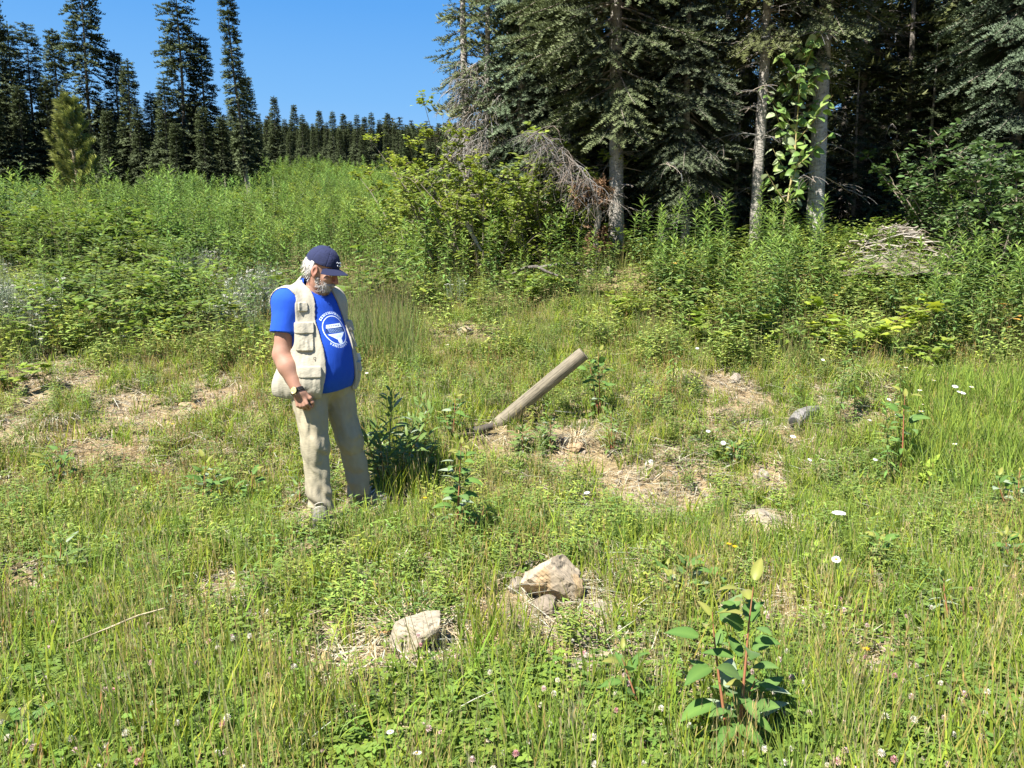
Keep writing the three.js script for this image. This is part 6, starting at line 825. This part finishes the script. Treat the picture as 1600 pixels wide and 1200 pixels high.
  const br1 = (name, label, list, radii, tone, D) => { const b = new GB(), P = list.map(([x, y], i) => at(x, y, D - .04 * i)); b.tube(P, radii, 8, tone, { jag: .3 }); return solo(name, label, 'branch', null, b.build(), M.bark); };
  br1('dead_branch', 'pale curved dead branch lying in the weeds below the bush row', [[800, 428], [822, 418], [838, 417], [855, 425], [872, 431]], [.012, .022, .024, .02, .012], silver, 10.6);
  br1('dead_branch', 'grey log end lying beside the rubble under the mottled fir', [[842, 418], [870, 414], [900, 413], [925, 420]], [.02, .035, .035, .02], [.24, .22, .2], 11.6);
  br1('snag', 'grey broken snag poking out of the yellow green bushes', [[752, 392], [740, 370], [731, 352], [728, 346]], [.02, .03, .034, .012], [.5, .46, .4], 12.0);
  br1('fallen_stick', 'thin bleached stick lying across the grass at lower left', [[112, 1005], [160, 985], [215, 962], [258, 950]], [.003, .004, .004, .002], [.55, .48, .32], 2.95);
  br1('fallen_stick', 'dark bare twig leaning in the grass left of the charred log end', [[1186, 646], [1200, 672], [1222, 700]], [.002, .004, .005], [.16, .1, .07], 6.5);
  const slab = stone(861, 992, 397, 28, 40, 'pale broken wood slab standing right of the mottled fir', [.46, .43, .38], { sink: .15, peak: .1, deep: .5, tilt: [0, .3, -.35], cuts: 9 }); slab.name = 'wood_slab'; slab.userData.category = 'wood';
  // dry grass tussock behind the man, and straw draped over the ribbed stone
  const straw = (p, n, L, label, tone, drop) => { const b = new GB(); for (let k = 0; k < n; k++) { const a = r() * 6.3, rr = .12 * Math.sqrt(r()); b.leaf(V(Math.cos(a) * rr * 1.4, .02 + .03 * r(), Math.sin(a) * rr), V(Math.cos(a) * (.4 + r()), .9 - drop * r(), Math.sin(a) * (.4 + r())), Y, L * (.5 + .7 * r()), .004, 1.3 + r(), jit(tone, r, .3), { seg: 4, prof: PROF.grass }); } const t = solo('straw_tussock', label, 'dry grass', null, b.build(), M.dull); t.position.copy(p); return t; };
  straw(hit(640, 992), 130, .3, 'dry straw tussock drooping over the ribbed stone', [.40, .34, .22], .5); straw(hit(560, 520), 200, .42, 'dry straw mound just behind the man', [.34, .27, .18], .3); straw(hit(1345, 590), 150, .36, 'dry straw tussock under the bright lobed bush', [.5, .43, .25], .3); straw(hit(1060, 590), 120, .3, 'dry straw tussock right of the post tip', [.46, .38, .22], .3); straw(hit(900, 690), 150, .22, 'dry straw tussock by the flat orange tan stone', [.38, .32, .2], .4); straw(hit(40, 690), 160, .3, 'dry straw tussock at the far left dry patch', [.5, .42, .27], .4); straw(hit(85, 660), 140, .28, 'matted grey straw beside the far left tussock', [.44, .38, .28], .5);
}
// ------------------------------------------------------------------ flowers
{
  const r = rng(951), flower = (name, label, cat, group, parts) => { const t = thing(name, label, cat, group); for (const [n, g, m] of parts) part(t, n, g, m); return t; };
  const daisyParts = (H, R) => { const st = new GB(), pt = new GB(), ds = new GB(), top = V(.01, H, .01); st.tube([V(0, -.02, 0), V(.005, H * .5, 0), top], [.0016, .0014, .0012], 4, [.14, .2, .06], { cap: false }); for (let k = 0; k < 18; k++) { const a = k / 18 * 6.28; pt.leaf(top.clone().add(V(Math.cos(a) * R * .22, .001, Math.sin(a) * R * .22)), V(Math.cos(a), .12 + .1 * r(), Math.sin(a)), V(0, 1, 0), R * .85, R * .24, .3, [.70, .70, .68], { seg: 3, prof: PROF.petal }); } ds.blob(top.clone().add(V(0, .002, 0)), R * .32, [.62, .40, .02], [1, .45, 1], 10, 6); return [['stem', st.build(), M.leaf], ['petals', pt.build(), M.petal], ['disc', ds.build(), M.dull]]; };
  const daisy = flower('daisy', 'x', 'flower', 'white daisies', daisyParts(.32, .024)); let first = true;
  const setD = (px, py, s, label, group) => { const t = first ? daisy : copyOf(daisy, label, group); if (first) { t.userData.label = label; first = false; } if (!group) delete t.userData.group; else t.userData.group = group; const p = along(px, py, .30 * s * .85); t.position.set(p.x, heightAt(p.x, p.z), p.z); t.rotation.set((r() - .2) * .7, r() * 6.3, (r() - .5) * .6); t.scale.setScalar(s * .85); };
  for (const [x, y, s, l] of [[1480, 599, 1.25, 'uppermost big daisy of the daisy clump at the right'], [1484, 613, 1.35, 'largest daisy with its yellow disc in the daisy clump at the right'], [1493, 614, 1.1, 'daisy at the right side of the daisy clump'], [1453, 590, 1.15, 'upper of the two daisies left of the daisy clump'], [1451, 598, 1, 'lower of the two daisies left of the daisy clump'], [1414, 579, 1, 'daisy at the left end of the upper daisy row'], [1433, 582, .9, 'second daisy of the upper daisy row'], [1511, 608, 1, 'daisy seen from the side right of the daisy clump'], [1227, 685, 1.15, 'lone daisy just below the charred log end'], [1245, 840, 1.0, 'daisy left of the big white flower head'], [1316, 855, 1.1, 'daisy below the big white flower head'], [617, 1146, .6, 'small white flower at the bottom centre'], [655, 1196, .7, 'white daisy cut by the bottom edge'], [1586, 633, .9, 'daisy close to the right edge']]) setD(x, y, s, l);
  for (const [x, y] of [[1436, 616], [1444, 636], [1412, 649], [1441, 650], [1371, 621], [1247, 716], [1356, 716], [1126, 674], [1103, 672], [1500, 700], [1345, 655], [1280, 560], [1018, 780], [925, 770], [130, 530], [190, 525], [440, 515], [395, 455], [705, 540], [60, 530], [575, 585], [1090, 545], [1120, 480], [1025, 450]]) setD(x, y, .8 + .2 * r(), 'small white daisy scattered in the grass', 'small scattered daisies');
  const headG = new GB(), hs = new GB(); hs.tube([V(0, -.02, 0), V(.01, .2, 0), V(0, .3, 0)], [.002, .002, .0015], 4, [.15, .22, .06], { cap: false }); for (let k = 0; k < 60; k++) { const a = k * 2.4, q = .033 * Math.sqrt(k / 60); headG.blob(V(Math.cos(a) * q, .305 - q * q * 5, Math.sin(a) * q), .006, [.76, .76, .70], [1, .7, 1], 5, 3); } const yw = flower('yarrow', 'flat round white flower head at right centre, whitest spot of the grass', 'flower', null, [['stem', hs.build(), M.leaf], ['flower_head', headG.build(), M.petal]]); { const p = along(1311, 802, .31); yw.position.set(p.x, heightAt(p.x, p.z), p.z); }
  const yParts = () => { const st = new GB(), h = new GB(); st.tube([V(0, -.02, 0), V(.004, .12, 0), V(0, .22, 0)], [.0015, .0013, .001], 4, [.15, .2, .05], { cap: false }); for (let k = 0; k < 20; k++) { const a = k * 2.4; h.leaf(V(0, .22, 0), V(Math.cos(a), .25 + .03 * k, Math.sin(a)), Y, .016, .006, .4, [.72, .48, .01], { seg: 2, prof: PROF.strap }); } return [['stem', st.build(), M.leaf], ['flower_head', h.build(), M.petal]]; };
  [[1139, 855, 'left one of the pair of yellow flowers near the compact glossy clump'], [1148, 856, 'right one of the pair of yellow flowers near the compact glossy clump'], [664, 780, 'yellow flower in the grass right of the boots'], [1353, 1017, 'yellow flower above the pale stone at lower right'], [270, 667, 'yellow flower in the dry grass left of the man']].forEach(([x, y, l]) => { const t = flower('yellow_flower', l, 'flower', null, yParts()), p = along(x, y, .22); t.position.set(p.x, heightAt(p.x, p.z), p.z); t.rotation.y = r() * 6; });
  const cl = (tone) => { const st = new GB(), h = new GB(); st.tube([V(0, -.02, 0), V(.004, .07, 0), V(0, .13, 0)], [.0014, .0012, .001], 4, [.14, .2, .06], { cap: false }); for (let k = 0; k < 46; k++) { const u = k / 46, a = k * 2.4, el = mix(-.5, 1.4, u); h.leaf(V(Math.cos(a) * .003, .13 + .006 * u, Math.sin(a) * .003), V(Math.cos(a) * Math.cos(el), Math.sin(el), Math.sin(a) * Math.cos(el)), Y, .0105, .004, .2, jit(mixC(tone, [.42, .30, .22], el < -.1 ? .6 : 0), r, .15), { seg: 2, prof: PROF.strap }); } return [['stem', st.build(), M.leaf], ['flower_head', h.build(), M.petal]]; };
  const c0 = [flower('clover_flower', 'pale pink clover head in the lower foreground', 'flower', 'pale pink clover heads', cl([.62, .46, .44])), flower('clover_flower', 'rosy clover head in the lower foreground', 'flower', 'rosy clover heads', cl([.58, .30, .33])), flower('clover_flower', 'creamy white clover head in the lower foreground', 'flower', 'creamy white clover heads', cl([.66, .62, .52]))], used = [0, 0, 0];
  for (let i = 0; i < 230; i++) { const k = r() < .42 ? 2 : r() < .72 ? 0 : 1, z = r(), x = z < .3 ? mix(0, 420, r()) : z < .72 ? mix(1150, 1600, r()) : mix(380, 1250, r()), y = mix(z < .72 && z > .3 ? 900 : 940, 1199, Math.pow(r(), .75)), t = used[k]++ ? copyOf(c0[k]) : c0[k], p = along(x, y, .14); t.position.set(p.x, heightAt(p.x, p.z), p.z); t.rotation.set((r() - .5) * .4, r() * 6.3, (r() - .5) * .4); t.scale.setScalar(.58 + .42 * r()); }
}

renderer.render(scene, camera);
